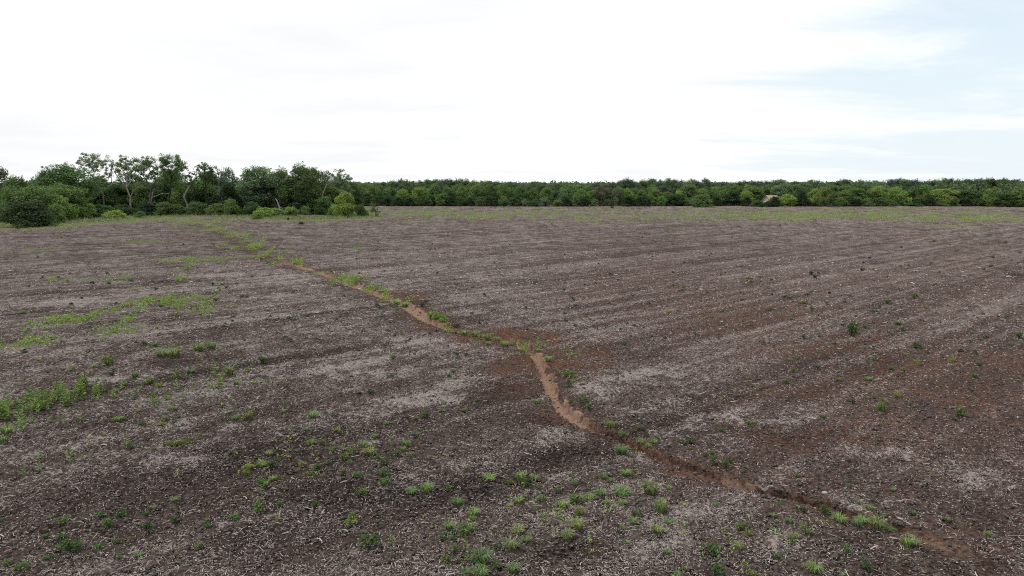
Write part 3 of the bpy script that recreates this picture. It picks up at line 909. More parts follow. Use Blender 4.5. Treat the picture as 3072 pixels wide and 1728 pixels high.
# zoomed crops of the photo the plants were read from: origin x, origin y, scale, list of (x, y, width, kind)
CROPS = [
    (0, 1228, 2.8975, """210 590 60 u|340 550 40 u|360 450 45 u|295 450 35 u|620 455 70 u|715 455 45 u|790 325 40 u|570 365 45 d|1095 335 90 u|1140 345 70 b|1180 355 35 d|1340 370 60 g|1235 140 75 b|1415 145 60 y|1435 100 50 g|1520 130 40 b|905 245 40 y|1035 85 110 g|1200 30 50 g|1470 300 100 m|1550 285 120 m|1640 265 120 m|1720 220 90 m|1500 340 80 d|2000 40 60 g|2050 90 80 g|2145 75 110 y|2195 40 55 y|2160 500 120 y|2150 560 90 y|2280 480 110 g|2270 590 60 m|2280 665 90 g|1985 665 60 d|2150 760 80 d|1520 800 70 g|1335 870 60 g|1060 925 110 b|1270 930 60 b|875 950 75 b|940 1015 110 b|580 975 120 b|435 950 45 g|835 900 60 d|550 1055 40 b|395 1130 55 b|550 1135 100 b|620 1220 155 b|530 1230 80 b|430 1305 95 b|885 1215 105 b|1015 1165 75 b|1135 1125 85 m|1285 1040 100 b|1520 985 80 b|1800 1025 100 b|2040 960 90 b|2250 890 135 b|1745 1210 90 b|1275 1225 60 d|1380 1240 60 d|1045 1310 60 b|1205 1275 80 g|1345 1360 70 d|1520 1420 50 b|1545 1240 90 d|65 1350 90 g|205 1390 125 b|10 970 45 b|185 1135 40 d|20 90 90 u|100 100 80 u|205 140 85 u|210 190 90 u|290 130 60 u|315 180 40 u|435 130 45 u|505 150 35 u|565 135 45 u|695 110 50 u|375 20 45 u|420 20 45 u|60 200 140 g|30 285 90 g"""),
    (700, 1228, 2.8975, """430 30 55 g|690 55 110 g|635 180 55 g|865 55 55 b|895 185 85 y|1670 65 75 b|1590 95 40 b|1320 130 45 g|1225 240 60 g|1585 215 65 g|1375 255 50 g|1390 320 50 b|1495 310 85 g|1135 315 95 g|1190 370 140 g|1040 385 115 b|960 435 85 b|1475 365 60 g|1430 415 70 b|1540 405 60 g|1255 450 50 b|680 300 85 g|775 305 90 y|855 335 100 m|310 400 70 g|480 430 60 d|605 490 80 y|820 485 60 b|1020 485 70 b|700 535 70 y|740 530 85 b|665 570 80 y|520 545 70 d|335 510 90 b|350 610 85 g|385 610 60 m|250 665 85 b|965 570 70 b|1085 580 95 b|1330 480 115 b|1320 575 120 b|1310 655 100 b|1130 740 90 b|1540 725 125 g|1680 705 125 g|1870 715 55 b|1640 410 50 d|1800 420 50 m|715 845 80 b|400 855 60 b|385 960 50 g|1040 965 95 b|980 1010 70 y|1055 1005 75 y|1180 1190 170 b|1390 1140 130 m|1360 1285 65 b|1590 1160 80 d|1700 1215 40 d|1260 1000 40 g|1950 815 125 g|2090 895 125 g|2075 955 75 g|1870 1030 115 g|1990 1080 130 b|2050 1035 140 g|1820 1130 75 b|1905 1140 65 b|1920 1225 105 b|1850 1320 90 b|1965 1330 55 b|2160 1270 230 g|2080 1310 110 b|2230 590 125 g|2290 1200 75 b|2010 1410 115 g|2140 1420 160 g|2280 1360 75 g|780 1280 50 d|465 1370 40 d|1245 1330 35 d"""),
    (1400, 1228, 2.8975, """1250 135 95 g|1490 170 75 b|1350 215 85 b|1565 235 50 b|1450 205 35 b|1510 275 95 g|1630 280 75 g|1580 325 60 g|1345 350 140 g|1430 395 70 g|1870 270 80 m|1955 290 65 b|1750 235 40 d|1940 350 45 b|2070 405 55 b|2140 385 70 b|2150 455 80 b|2255 490 95 b|2285 450 50 b|2020 515 100 y|2210 195 65 b|1390 540 115 g|920 565 85 m|1180 590 75 g|1260 600 60 g|930 635 85 g|380 610 115 m|470 595 125 g|600 595 85 g|530 660 85 b|615 690 70 b|790 720 60 b|1155 710 115 g|1060 745 125 g|940 775 130 b|1340 685 180 g|1590 685 170 g|1760 670 60 g|1680 770 65 g|450 800 95 g|520 770 65 b|380 840 65 g|660 785 90 b|820 820 115 g|760 890 75 m|840 935 95 m|980 890 115 g|660 915 80 g|970 1000 145 g|1350 815 95 g|1210 800 70 g|1490 885 115 b|1450 965 95 g|1680 850 140 g|1660 1025 150 g|1750 965 85 g|1360 1025 65 g|1395 1145 65 g|870 1100 130 g|440 1035 140 g|520 1125 115 g|380 1180 180 g|1750 1230 75 g|2140 1215 115 b|1900 1380 65 g|2190 1390 150 b|1830 1435 85 g|2155 825 75 b|1930 810 60 m|400 1390 140 g|260 1370 90 b"""),
    (2200, 1228, 2.898, """430 720 75 b|490 760 85 y|795 885 95 b|910 950 140 g|1125 945 140 g|1240 965 50 y|1080 1000 105 g|1250 1000 155 g|1360 1040 95 g|595 870 70 b|345 920 60 g|400 830 45 b|490 970 85 g|620 1060 115 b|520 1090 105 g|680 1080 50 y|515 1150 65 b|75 1015 105 b|130 1080 95 y|40 1180 115 g|235 1175 50 b|370 1275 90 b|95 1320 90 m|155 1415 95 y|700 1365 170 g|1150 1380 115 b|1165 1355 90 m|985 1225 85 b|945 1430 55 g|1500 1175 110 g|1570 1172 110 g|1540 1095 55 g|1080 800 75 b|1180 850 85 g|1000 665 55 b|1205 800 35 b|560 590 45 b|785 75 55 b|150 115 80 g|1315 130 50 y|1955 35 105 b|1920 95 50 b|1285 5 80 b|1865 965 60 g|1970 995 40 g|1560 900 70 g|1670 860 50 m|1640 1135 60 m|2220 1090 70 g|1690 530 50 g|1810 490 50 m|1005 450 35 k|260 155 30 k|100 510 40 b|275 1100 60 m|1390 700 50 g"""),
    (2000, 700, 2.403, """1045 285 38 k|1065 310 38 k|735 535 52 b|895 615 38 b|990 745 42 b|1330 690 95 b|1430 675 42 b|1590 490 48 b|1790 455 48 b|1865 525 38 y|1900 510 26 b|1665 640 62 g|1700 695 32 b|1045 545 32 b|1155 495 32 b|1280 485 26 k|885 455 36 b|1020 425 36 g|1800 810 58 b|1735 875 46 y|1800 930 56 y|1890 925 26 y|2055 912 52 y|1500 915 48 b|1620 980 42 b|1705 985 46 y|1090 965 44 k|910 990 52 b|940 895 46 b|895 915 36 y|505 970 38 y|1245 1050 52 y|1450 1045 62 g|860 1070 52 b|745 1130 38 y|620 1140 32 y|555 1135 32 y|400 1205 30 y|420 1185 26 y|1655 1165 74 y|1560 1210 54 y|1540 1255 78 y|1490 1185 42 b|1340 1220 32 b|1780 1255 34 b|2220 1025 48 b|2200 712 34 b|2535 742 52 b|2460 590 44 b|2240 600 32 g|2395 600 22 k|1970 1090 42 m|835 710 32 y|700 790 38 b|555 645 26 y|555 590 26 y|325 590 42 m|240 600 32 y|15 560 42 y|125 380 34 b|45 365 32 y|670 305 32 g|755 325 32 g|590 305 60 m|1690 232 36 y|1490 255 26 y|1405 258 34 k|1465 175 26 k|1420 210 22 k|2340 235 28 k|2345 170 26 b|2440 62 32 b|1690 100 22 k|1925 50 32 y|1905 215 18 k|2550 140 24 k|540 420 18 k|610 345 18 k|985 480 70 m|1100 740 36 g|170 1195 30 m|800 1210 30 m"""),
    (1100, 880, 3.22, """45 960 75 k|260 635 64 b|135 600 38 y|460 585 46 y|245 805 44 b|690 800 38 g|795 805 38 b|835 765 52 k|955 590 42 k|870 590 48 b|480 1220 42 g|1065 1050 54 b|930 1145 62 g|755 1060 60 m|725 1145 52 g|1145 10 48 k|1995 40 38 k|2490 490 54 b|2130 290 42 m|2150 240 50 g|1950 785 115 b|1950 900 64 b|1970 1055 50 b|2080 1035 115 b|2145 1105 76 b|1640 1045 72 g|1690 1065 32 b|1655 555 75 g|1750 640 105 g|1520 565 42 b|1690 515 42 g|620 190 120 v|690 210 120 v|725 250 80 v|660 225 70 v|860 305 75 k|940 360 140 g|1050 385 120 g|1120 400 85 g|1170 430 85 g|1260 450 75 g|1175 490 65 g|1330 490 95 g|1420 490 75 b|370 60 140 g|290 60 130 g|540 110 58 k|515 170 34 k|145 215 52 g|420 440 34 k|610 385 42 b|345 385 50 m|275 405 36 k"""),
    (0, 800, 3.22, """1040 920 130 y|1080 925 64 b|700 985 74 y|805 995 62 m|910 970 64 g|1090 1040 64 k|380 920 48 y|1310 1050 95 g|1850 1010 95 g|1700 1070 80 u|1800 1080 44 u|2080 1040 80 u|2220 1020 150 g|1440 1120 110 y|1540 1155 74 y|1350 1210 60 u|1270 1275 64 u|1200 1140 64 g|1120 1220 64 g|1100 1280 70 u|1180 1190 44 u|1000 1110 36 u|1005 1215 50 u|1710 1190 54 u|1880 1145 48 y|2120 1160 60 u|2280 1140 74 g|2460 1135 64 g|1500 1310 62 u|1600 1295 44 u|1490 1350 52 u|1780 1335 70 u|1330 1400 60 g|1690 1390 60 g|205 1115 44 y|2540 930 95 b|2440 960 60 m|1560 830 150 g|1690 840 140 g|1920 780 130 g|2050 770 110 g|1500 760 85 g|1400 765 54 b|1550 385 44 k|2085 325 48 k|2340 290 38 k|2390 290 42 b|2240 530 34 k|2160 590 34 k|905 158 38 k|1055 150 54 g|1270 130 44 b|1030 62 38 k|795 305 34 k|565 100 28 k|2060 165 42 k|2190 200 38 k|65 385 54 u|220 440 62 g|2390 1010 60 g"""),
]
weeds = []
for ox, oy, s, txt in CROPS:
    for row in txt.split("|"):
        a, b, c, k = row.split()
        weeds.append([ox + float(a) / s, oy + (float(b) + float(c) * 0.32) / s, float(c) / s, k])
# the stand of upright weeds at the left edge
rs_ = random.Random(5)
spine = [(5, 1250), (40, 1232), (95, 1220), (145, 1204), (200, 1197), (250, 1180), (290, 1172)]
for i in range(64):
    f = rs_.random() ** 0.9 * (len(spine) - 1.001)
    a = int(f)
    q = f - a
    px = spine[a][0] + q * (spine[a + 1][0] - spine[a][0]) + rs_.uniform(-12, 12)
    py = spine[a][1] + q * (spine[a + 1][1] - spine[a][1]) + rs_.uniform(-24, 30)
    weeds.append([px, py + 8, rs_.uniform(15, 24), 'u', 1])

ORD = "first second third fourth fifth sixth seventh eighth ninth tenth eleventh twelfth thirteenth fourteenth fifteenth sixteenth seventeenth eighteenth nineteenth twentieth".split()
TENS = {2: "twenty", 3: "thirty", 4: "forty", 5: "fifty", 6: "sixty", 7: "seventy", 8: "eighty", 9: "ninety"}


def ordinal(i):
    """1 -> first, 23 -> twenty-third"""
    if i <= 20:
        return ORD[i - 1]
    if i % 10 == 0:
        return TENS[i // 10][:-1] + "ieth"
    return TENS[i // 10] + "-" + ORD[i % 10 - 1]


def band(py):
    if py > 1590:
        return "at the field's bottom edge"
    if py > 1480:
        return "level with the gully's lower end"
    if py > 1340:
        return "level with the narrow red-brown gully run"
    if py > 1130:
        return "level with the sandy gully run"
    if py > 960:
        return "level with the rust-red gully bend"
    if py > 800:
        return "level with the grassy gully run"
    return "beyond the gully's head"


groups = {}
for w in weeds:
    px, py, wd, k = w[:4]
    x, y, t = ground_at(px, py)
    if len(w) > 4:
        groups.setdefault((k, "in the dense stand", "at the left edge"), []).append((px, py, wd, x, y, t))
        continue
    g = gully(np.array([x]), np.array([y]))[0]
    if abs(g[0]) < 1.3:
        side = "in or beside the gully"
    else:
        side = "right of the gully" if g[0] > 0 else "left of the gully"
    groups.setdefault((k, side, band(py)), []).append((px, py, wd, x, y, t))
for (k, side, bd), lst in groups.items():
    lst.sort()
    for i, (px, py, wd, x, y, t) in enumerate(lst):
        wm = wd * t / FPX
        me = random.choice(WEEDS[k])
        c = random.choice(GREENS[k])
        f = random.uniform(0.8, 1.2) * (1.2 if 'beside' in side else 1.0)
        if len(lst) == 1:
            lab = f"only {WLOOK[k]} {side} {bd}"
        else:
            lab = f"{ordinal(i + 1)} {WLOOK[k]} from left, {side} {bd}"
        lab = lab.replace("level with the", "by the") if len(lab.split()) > 16 else lab
        lab = " ".join(lab.split()[:16])
        o = link(WNAME[k], me, label=lab, cat=WCAT[k], group=f"{WLOOK[k]}s scattered over the field", color=(c[0] * f, c[1] * f, c[2] * f))
        o.location = (x, y, macro1(x, y) + 0.005)
        o.rotation_euler = (random.uniform(-0.1, 0.1), random.uniform(-0.1, 0.1), random.uniform(0, 6.28))
        if k == 'u':
            s = wm * random.uniform(1.75, 2.3)
            o.scale = (s, s, s * random.uniform(0.85, 1.1))
        else:
            s = wm * (1.12 if k == 'g' else 1.25) * (0.8 if 'beside' in side and py < 1100 else 1.0)
            o.scale = (s, s, s * random.uniform(0.8, 1.15))

# ------------------------------------------------------------------ ground cover (stuff)


def build_cover(r0, r1):
    """low leafy growth in the green patches, too dense to count"""
    mb = MB()
    rng = np.random.default_rng(77)
    X, Y_ = [], []
    for (px, py, rx, ry, amt) in GREEN:
        cx_, cy_, ax, ay = ell(px, py, rx, ry)
        rr = math.hypot(cx_, cy_)
        size = np.clip(0.03 + 0.0008 * rr, 0.04, 0.18)
        m = int(min(5000 if rr > 35 else 2500, ax * ay * math.pi * amt * (0.22 if rr < 105 else 0.09) / size ** 2))
        q = rng.normal(size=(m, 2)) * 0.72
        X.append(cx_ + q[:, 0] * ax)
        Y_.append(cy_ + q[:, 1] * ay)
    for i in range(len(GP) - 1):
        a, b = GP[i], GP[i + 1]
        if b[1] < 30:
            continue
        m = int(np.hypot(b[0] - a[0], b[1] - a[1]) * 60)
        f = rng.random(m)
        o = rng.normal(size=(m, 2)) * (a[2] * 1.3)
        X.append(a[0] + f * (b[0] - a[0]) + o[:, 0] + a[2] * 0.8)
        Y_.append(a[1] + f * (b[1] - a[1]) + o[:, 1])
    x, y = np.concatenate(X), np.concatenate(Y_)
    r = np.hypot(x, y)
    g, red, sand, straw, dark_soil = fields(x, y)
    lump = fbm(x / (0.5 + r * 0.010), y / (0.9 + r * 0.03), 61, 2, 0.7)
    keep = rng.random(len(x)) < np.clip(((g - 0.35) * 0.55 + lump * 1.3) if r0 == 0 else ((g - 0.25) * 0.7 + lump * 0.9), 0, 1)
    keep &= (r >= r0) & (r < r1)
    x, y, r = x[keep], y[keep], r[keep]
    n = len(x)
    z = macro(x, y)
    per = 4
    s = np.clip(0.03 + 0.0008 * r, 0.04, 0.18)
    c = np.repeat(np.stack([x, y, z], 1), per, axis=0)
    sr = np.repeat(s, per)
    hfac = np.repeat((0.08 + 0.34 * rng.random(n) ** 1.5) * (1.0 if r0 == 0 else 0.6), per)
    if r0 > 0:
        sr = sr * 0.75
    c = c + rng.normal(size=c.shape) * np.stack([sr * 1.3, sr * 1.3, sr * 0], 1) + np.stack([0 * sr, 0 * sr, hfac * (0.15 + 0.85 * rng.random(len(sr)))], 1)
    nr = rng.normal(size=c.shape) * 0.7 + np.array([0, -0.25, 0.8])
    mb.leaves(c, nr, sr * (0.6 + 0.6 * rng.random(len(sr))), rng, 0.5)
    print("cover", n)
    return mb.mesh("low_weeds" if r0 == 0 else "field_edge_grass", (M_WEED,))


link("low_weeds", build_cover(0, 105), kind="stuff", label="dense low green weeds and grass in patches across the field", color=(0.195, 0.280, 0.064))
link("field_edge_grass", build_cover(105, 400), kind="stuff", label="dull green grass sprouting along the far edge of the field", color=(0.235, 0.295, 0.115))


def build_specks():
    """small dark weeds dotted over the far half of the field"""
    mb = MB()
    rng = np.random.default_rng(78)
    x, y, r = scatter_polar(800, 40, 200, 40)
    n = len(x)
    z = macro(x, y)
    per = 9
    s = (0.04 + 0.09 * rng.random(n) ** 2) * (1 + r / 260)
    c = np.repeat(np.stack([x, y, z], 1), per, axis=0)
    sr = np.repeat(s, per)
    d = rng.normal(size=c.shape)
    d /= np.linalg.norm(d, axis=1, keepdims=True)
    d[:, 2] = np.abs(d[:, 2])
    c = c + d * sr[:, None] * np.array([1, 1, 1.2])
    mb.leaves(c, d + np.array([0, 0, 0.4]), sr * 0.75, rng, 0.6)
    return mb.mesh("small_weeds", (M_WEED,))


link("small_weeds", build_specks(), kind="stuff", label="tiny dark weeds dotted over the far field", color=(0.04, 0.06, 0.03))


def build_margin_grass():
    """tall rough grass along the grove's edge"""
    mb = MB()
    rng = np.random.default_rng(79)
    n = 9000
    px = rng.random(n) * 1240 - 120
    edge = np.interp(px, [-150, 0, 200, 330, 450, 600, 760, 900, 1130], [682, 678, 672, 664, 655, 650, 656, 660, 656])
    py = edge - rng.random(n) * np.interp(px, [0, 300, 500, 750, 1100], [16, 26, 12, 10, 9])
    P = np.array([ground_at(a, b)[:2] for a, b in zip(px, py)])
    x, y = P[:, 0], P[:, 1]
    z = macro(x, y)
    h = 0.25 + 0.5 * rng.random(n)
    a = rng.random(n) * 6.28
    b = np.stack([x, y, z - 0.05], 1)
    w = np.stack([np.cos(a), np.sin(a), 0 * a], 1) * (0.05 + 0.05 * rng.random(n))[:, None]
    tip = b + np.stack([rng.normal(size=n) * 0.15, rng.normal(size=n) * 0.15, h], 1)
    v = np.stack([b - w, b + w, tip], 1).reshape(-1, 3)
    mb.add(v, None, np.arange(n * 3).reshape(-1, 3))
    return mb.mesh("rough_grass", (M_WEED,))


link("rough_grass", build_margin_grass(), kind="stuff", label="rough pale green grass along the edge of the grove", color=(0.20, 0.25, 0.115))

# ------------------------------------------------------------------ trees


def clump_leaves(mb, c, r, n, ls, rng, flat=0.8, up=0.45):
    d = rng.normal(size=(n, 3))
    d /= np.linalg.norm(d, axis=1, keepdims=True)
    rr = r * (0.35 + 0.75 * rng.random((n, 1)) ** 0.6)
    p = np.asarray(c) + d * rr * np.array([1, 1, flat])
    nr = d + np.array([0, 0, up]) + rng.normal(size=(n, 3)) * 0.55
    mb.leaves(p, nr, ls * (0.6 + 0.8 * rng.random(n)), rng)


def make_tree(seed, H, R, cb, n_clumps, per, ls, clump_r, shape='round', limbs=4, tr=0.2, hollow=0.45):
    """returns trunk mesh, crown mesh, real width, real height"""
    rng = np.random.default_rng(seed)
    tb, cbm = MB(), MB()
    cen = []
    tries = 0
    lob = rng.random(3) * 6.28
    while len(cen) < n_clumps and tries < 5000:
        tries += 1
        f = rng.random()
        if shape == 'cone':
            rad = R * (1 - f) ** 0.75
        elif shape == 'dome':
            rad = R * math.sqrt(max(0, 1 - f ** 2.2))
        else:
            rad = R * (max(0.0, math.sin(math.pi * min(1, (f * 0.88 + 0.12)))) ** 0.6)
        a = rng.random() * 6.28
        rad *= 0.76 + 0.20 * math.sin(2 * a + lob[0] + 2 * f) + 0.18 * math.sin(3 * a + lob[1] + 5 * f)
        q = hollow + (1 - hollow) * rng.random() ** 0.5
        z = cb + (H - cb - clump_r * 0.4) * f
        p = np.array([math.cos(a) * rad * q, math.sin(a) * rad * q, z])
        if cen and min(np.linalg.norm(p - c) for c in cen) < clump_r * 0.55:
            continue
        cen.append(p)
    for p in cen:
        s = 0.45 + 0.95 * rng.random() ** 1.3
        clump_leaves(cbm, p, clump_r * s, max(6, int(per * s * s)), ls, rng)
        for k in range(3):          # sprays that break up the outline
            o_ = rng.normal(size=3)
            o_ /= np.linalg.norm(o_)
            o_[2] = abs(o_[2]) * 0.8 if rng.random() < 0.7 else o_[2]
            clump_leaves(cbm, p + o_ * clump_r * s * (0.9 + 0.5 * rng.random()), clump_r * 0.28, max(4, int(per * 0.07)), ls * 0.9, rng)
    # trunk with limbs reaching into the clumps
    lean = rng.normal(size=2) * 0.04 * H
    fork = cb + (H - cb) * 0.25
    tp = [np.array([0, 0, -0.4]), np.array([lean[0] * 0.3, lean[1] * 0.3, fork * 0.5]), np.array([lean[0], lean[1], fork])]
    tb.tube([tuple(p) for p in tp], [tr * 1.25, tr, tr * 0.8], 6)
    nodes = []
    order = sorted(cen, key=lambda c: -c[2] - 0.3 * np.hypot(c[0], c[1]))[:max(limbs * 2, 3)]
    for c in order[:limbs]:
        m = tp[2] + (c - tp[2]) * 0.5 + rng.normal(size=3) * 0.06 * H
        tb.tube([tuple(tp[2]), tuple(m), tuple(c)], [tr * 0.62, tr * 0.4, tr * 0.14], 5)
        nodes += [tp[2] + (m - tp[2]) * 0.6, m, m + (c - m) * 0.5]
    nodes = np.array(nodes)
    for c in cen:
        k = np.argmin(np.linalg.norm(nodes - c, axis=1))
        if rng.random() < 0.6:
            a = nodes[k]
            tb.tube([tuple(a), tuple(a + (c - a) * 0.55 + rng.normal(size=3) * 0.03 * H), tuple(c)], [tr * 0.25, tr * 0.16, tr * 0.06], 4)
    v = np.concatenate(cbm.v)
    wid = (np.percentile(v[:, 0], 99) - np.percentile(v[:, 0], 1) + np.percentile(v[:, 1], 99) - np.percentile(v[:, 1], 1)) / 2
    return tb.mesh("trunk", (M_BARK,)), cbm.mesh("crown", (M_LEAF,)), wid, float(np.percentile(v[:, 2], 99.7))


KINDS = {}
KINDS['broad'] = [make_tree(300 + i, 8, 3.2, 0.7, 52, 190, 0.145, 1.05, 'round') for i in range(7)]
KINDS['tall'] = [make_tree(320 + i, 14, 4.6, 4.0, 72, 210, 0.165, 1.35, 'round', 5, 0.28, 0.4) for i in range(5)]
KINDS['open'] = [make_tree(340 + i, 11, 4.2, 5.0, 40, 170, 0.145, 1.1, 'round', 5, 0.24, 0.5) for i in range(5)]
KINDS['cedar'] = [make_tree(360 + i, 6, 2.1, 0.25, 52, 150, 0.12, 0.72, 'cone', 4, 0.15, 0.35) for i in range(4)]
KINDS['bush'] = [make_tree(380 + i, 3.4, 2.3, 0.2, 48, 170, 0.10, 0.66, 'dome', 4, 0.1, 0.4) for i in range(5)]

PAL = dict(
    dark=(0.098, 0.156, 0.064), deep=(0.052, 0.086, 0.042), mid=(0.134, 0.210, 0.080), grey=(0.165, 0.230, 0.130), yg=(0.205, 0.305, 0.088), bright=(0.240, 0.350, 0.090),
    olive=(0.150, 0.205, 0.075), green=(0.145, 0.228, 0.078), brown=(0.135, 0.130, 0.105), pale=(0.190, 0.260, 0.145), slate=(0.100, 0.148, 0.100),
)
COLW = dict(dark="dark green", deep="blackish green", mid="mid-green", grey="grey-green", yg="yellow-green", bright="bright green", olive="olive", green="fresh green", brown="brownish", pale="pale green", slate="dull slate-green")
BARK = dict(dark=(0.06, 0.05, 0.045), pale=(0.31, 0.285, 0.26), grey=(0.16, 0.145, 0.13))


def place_tree(kind, name, px, base_py, top_py, w_px, col, label, cat="tree", group=None, bark='grey', Y=None, vary=0.12):
    if Y is None:
        x, y, t = ground_at(px, base_py)
    else:
        x, y, t = (px - 1536) / FPX * Y / math.cos(PITCH), Y, Y / math.cos(PITCH)
    top = point_at(px, top_py, y)[2]
    trunk, crown, wid, hgt = random.choice(KINDS[kind])
    e = bpy.data.objects.new(name, None)
    COL.objects.link(e)
    e.empty_display_size = 0.5
    gz = macro1(x, y)
    e.location = (x, y, gz)
    e.rotation_euler = (0, 0, random.uniform(0, 6.28))
    sx = w_px * t / FPX / wid
    sz = (top - gz) / hgt
    e.scale = (sx, sx * random.uniform(0.9, 1.1), sz)
    f = [random.uniform(1 - vary, 1 + vary) for _ in range(2)]
    c = PAL[col]
    link("trunk", trunk, e, color=BARK[bark])
    link("crown", crown, e, color=(c[0] * f[0] * f[1], c[1] * f[0], c[2] * f[0]))
    tag(e, label, cat, group)
    return e


GRV = "trees and shrubs of the grove"
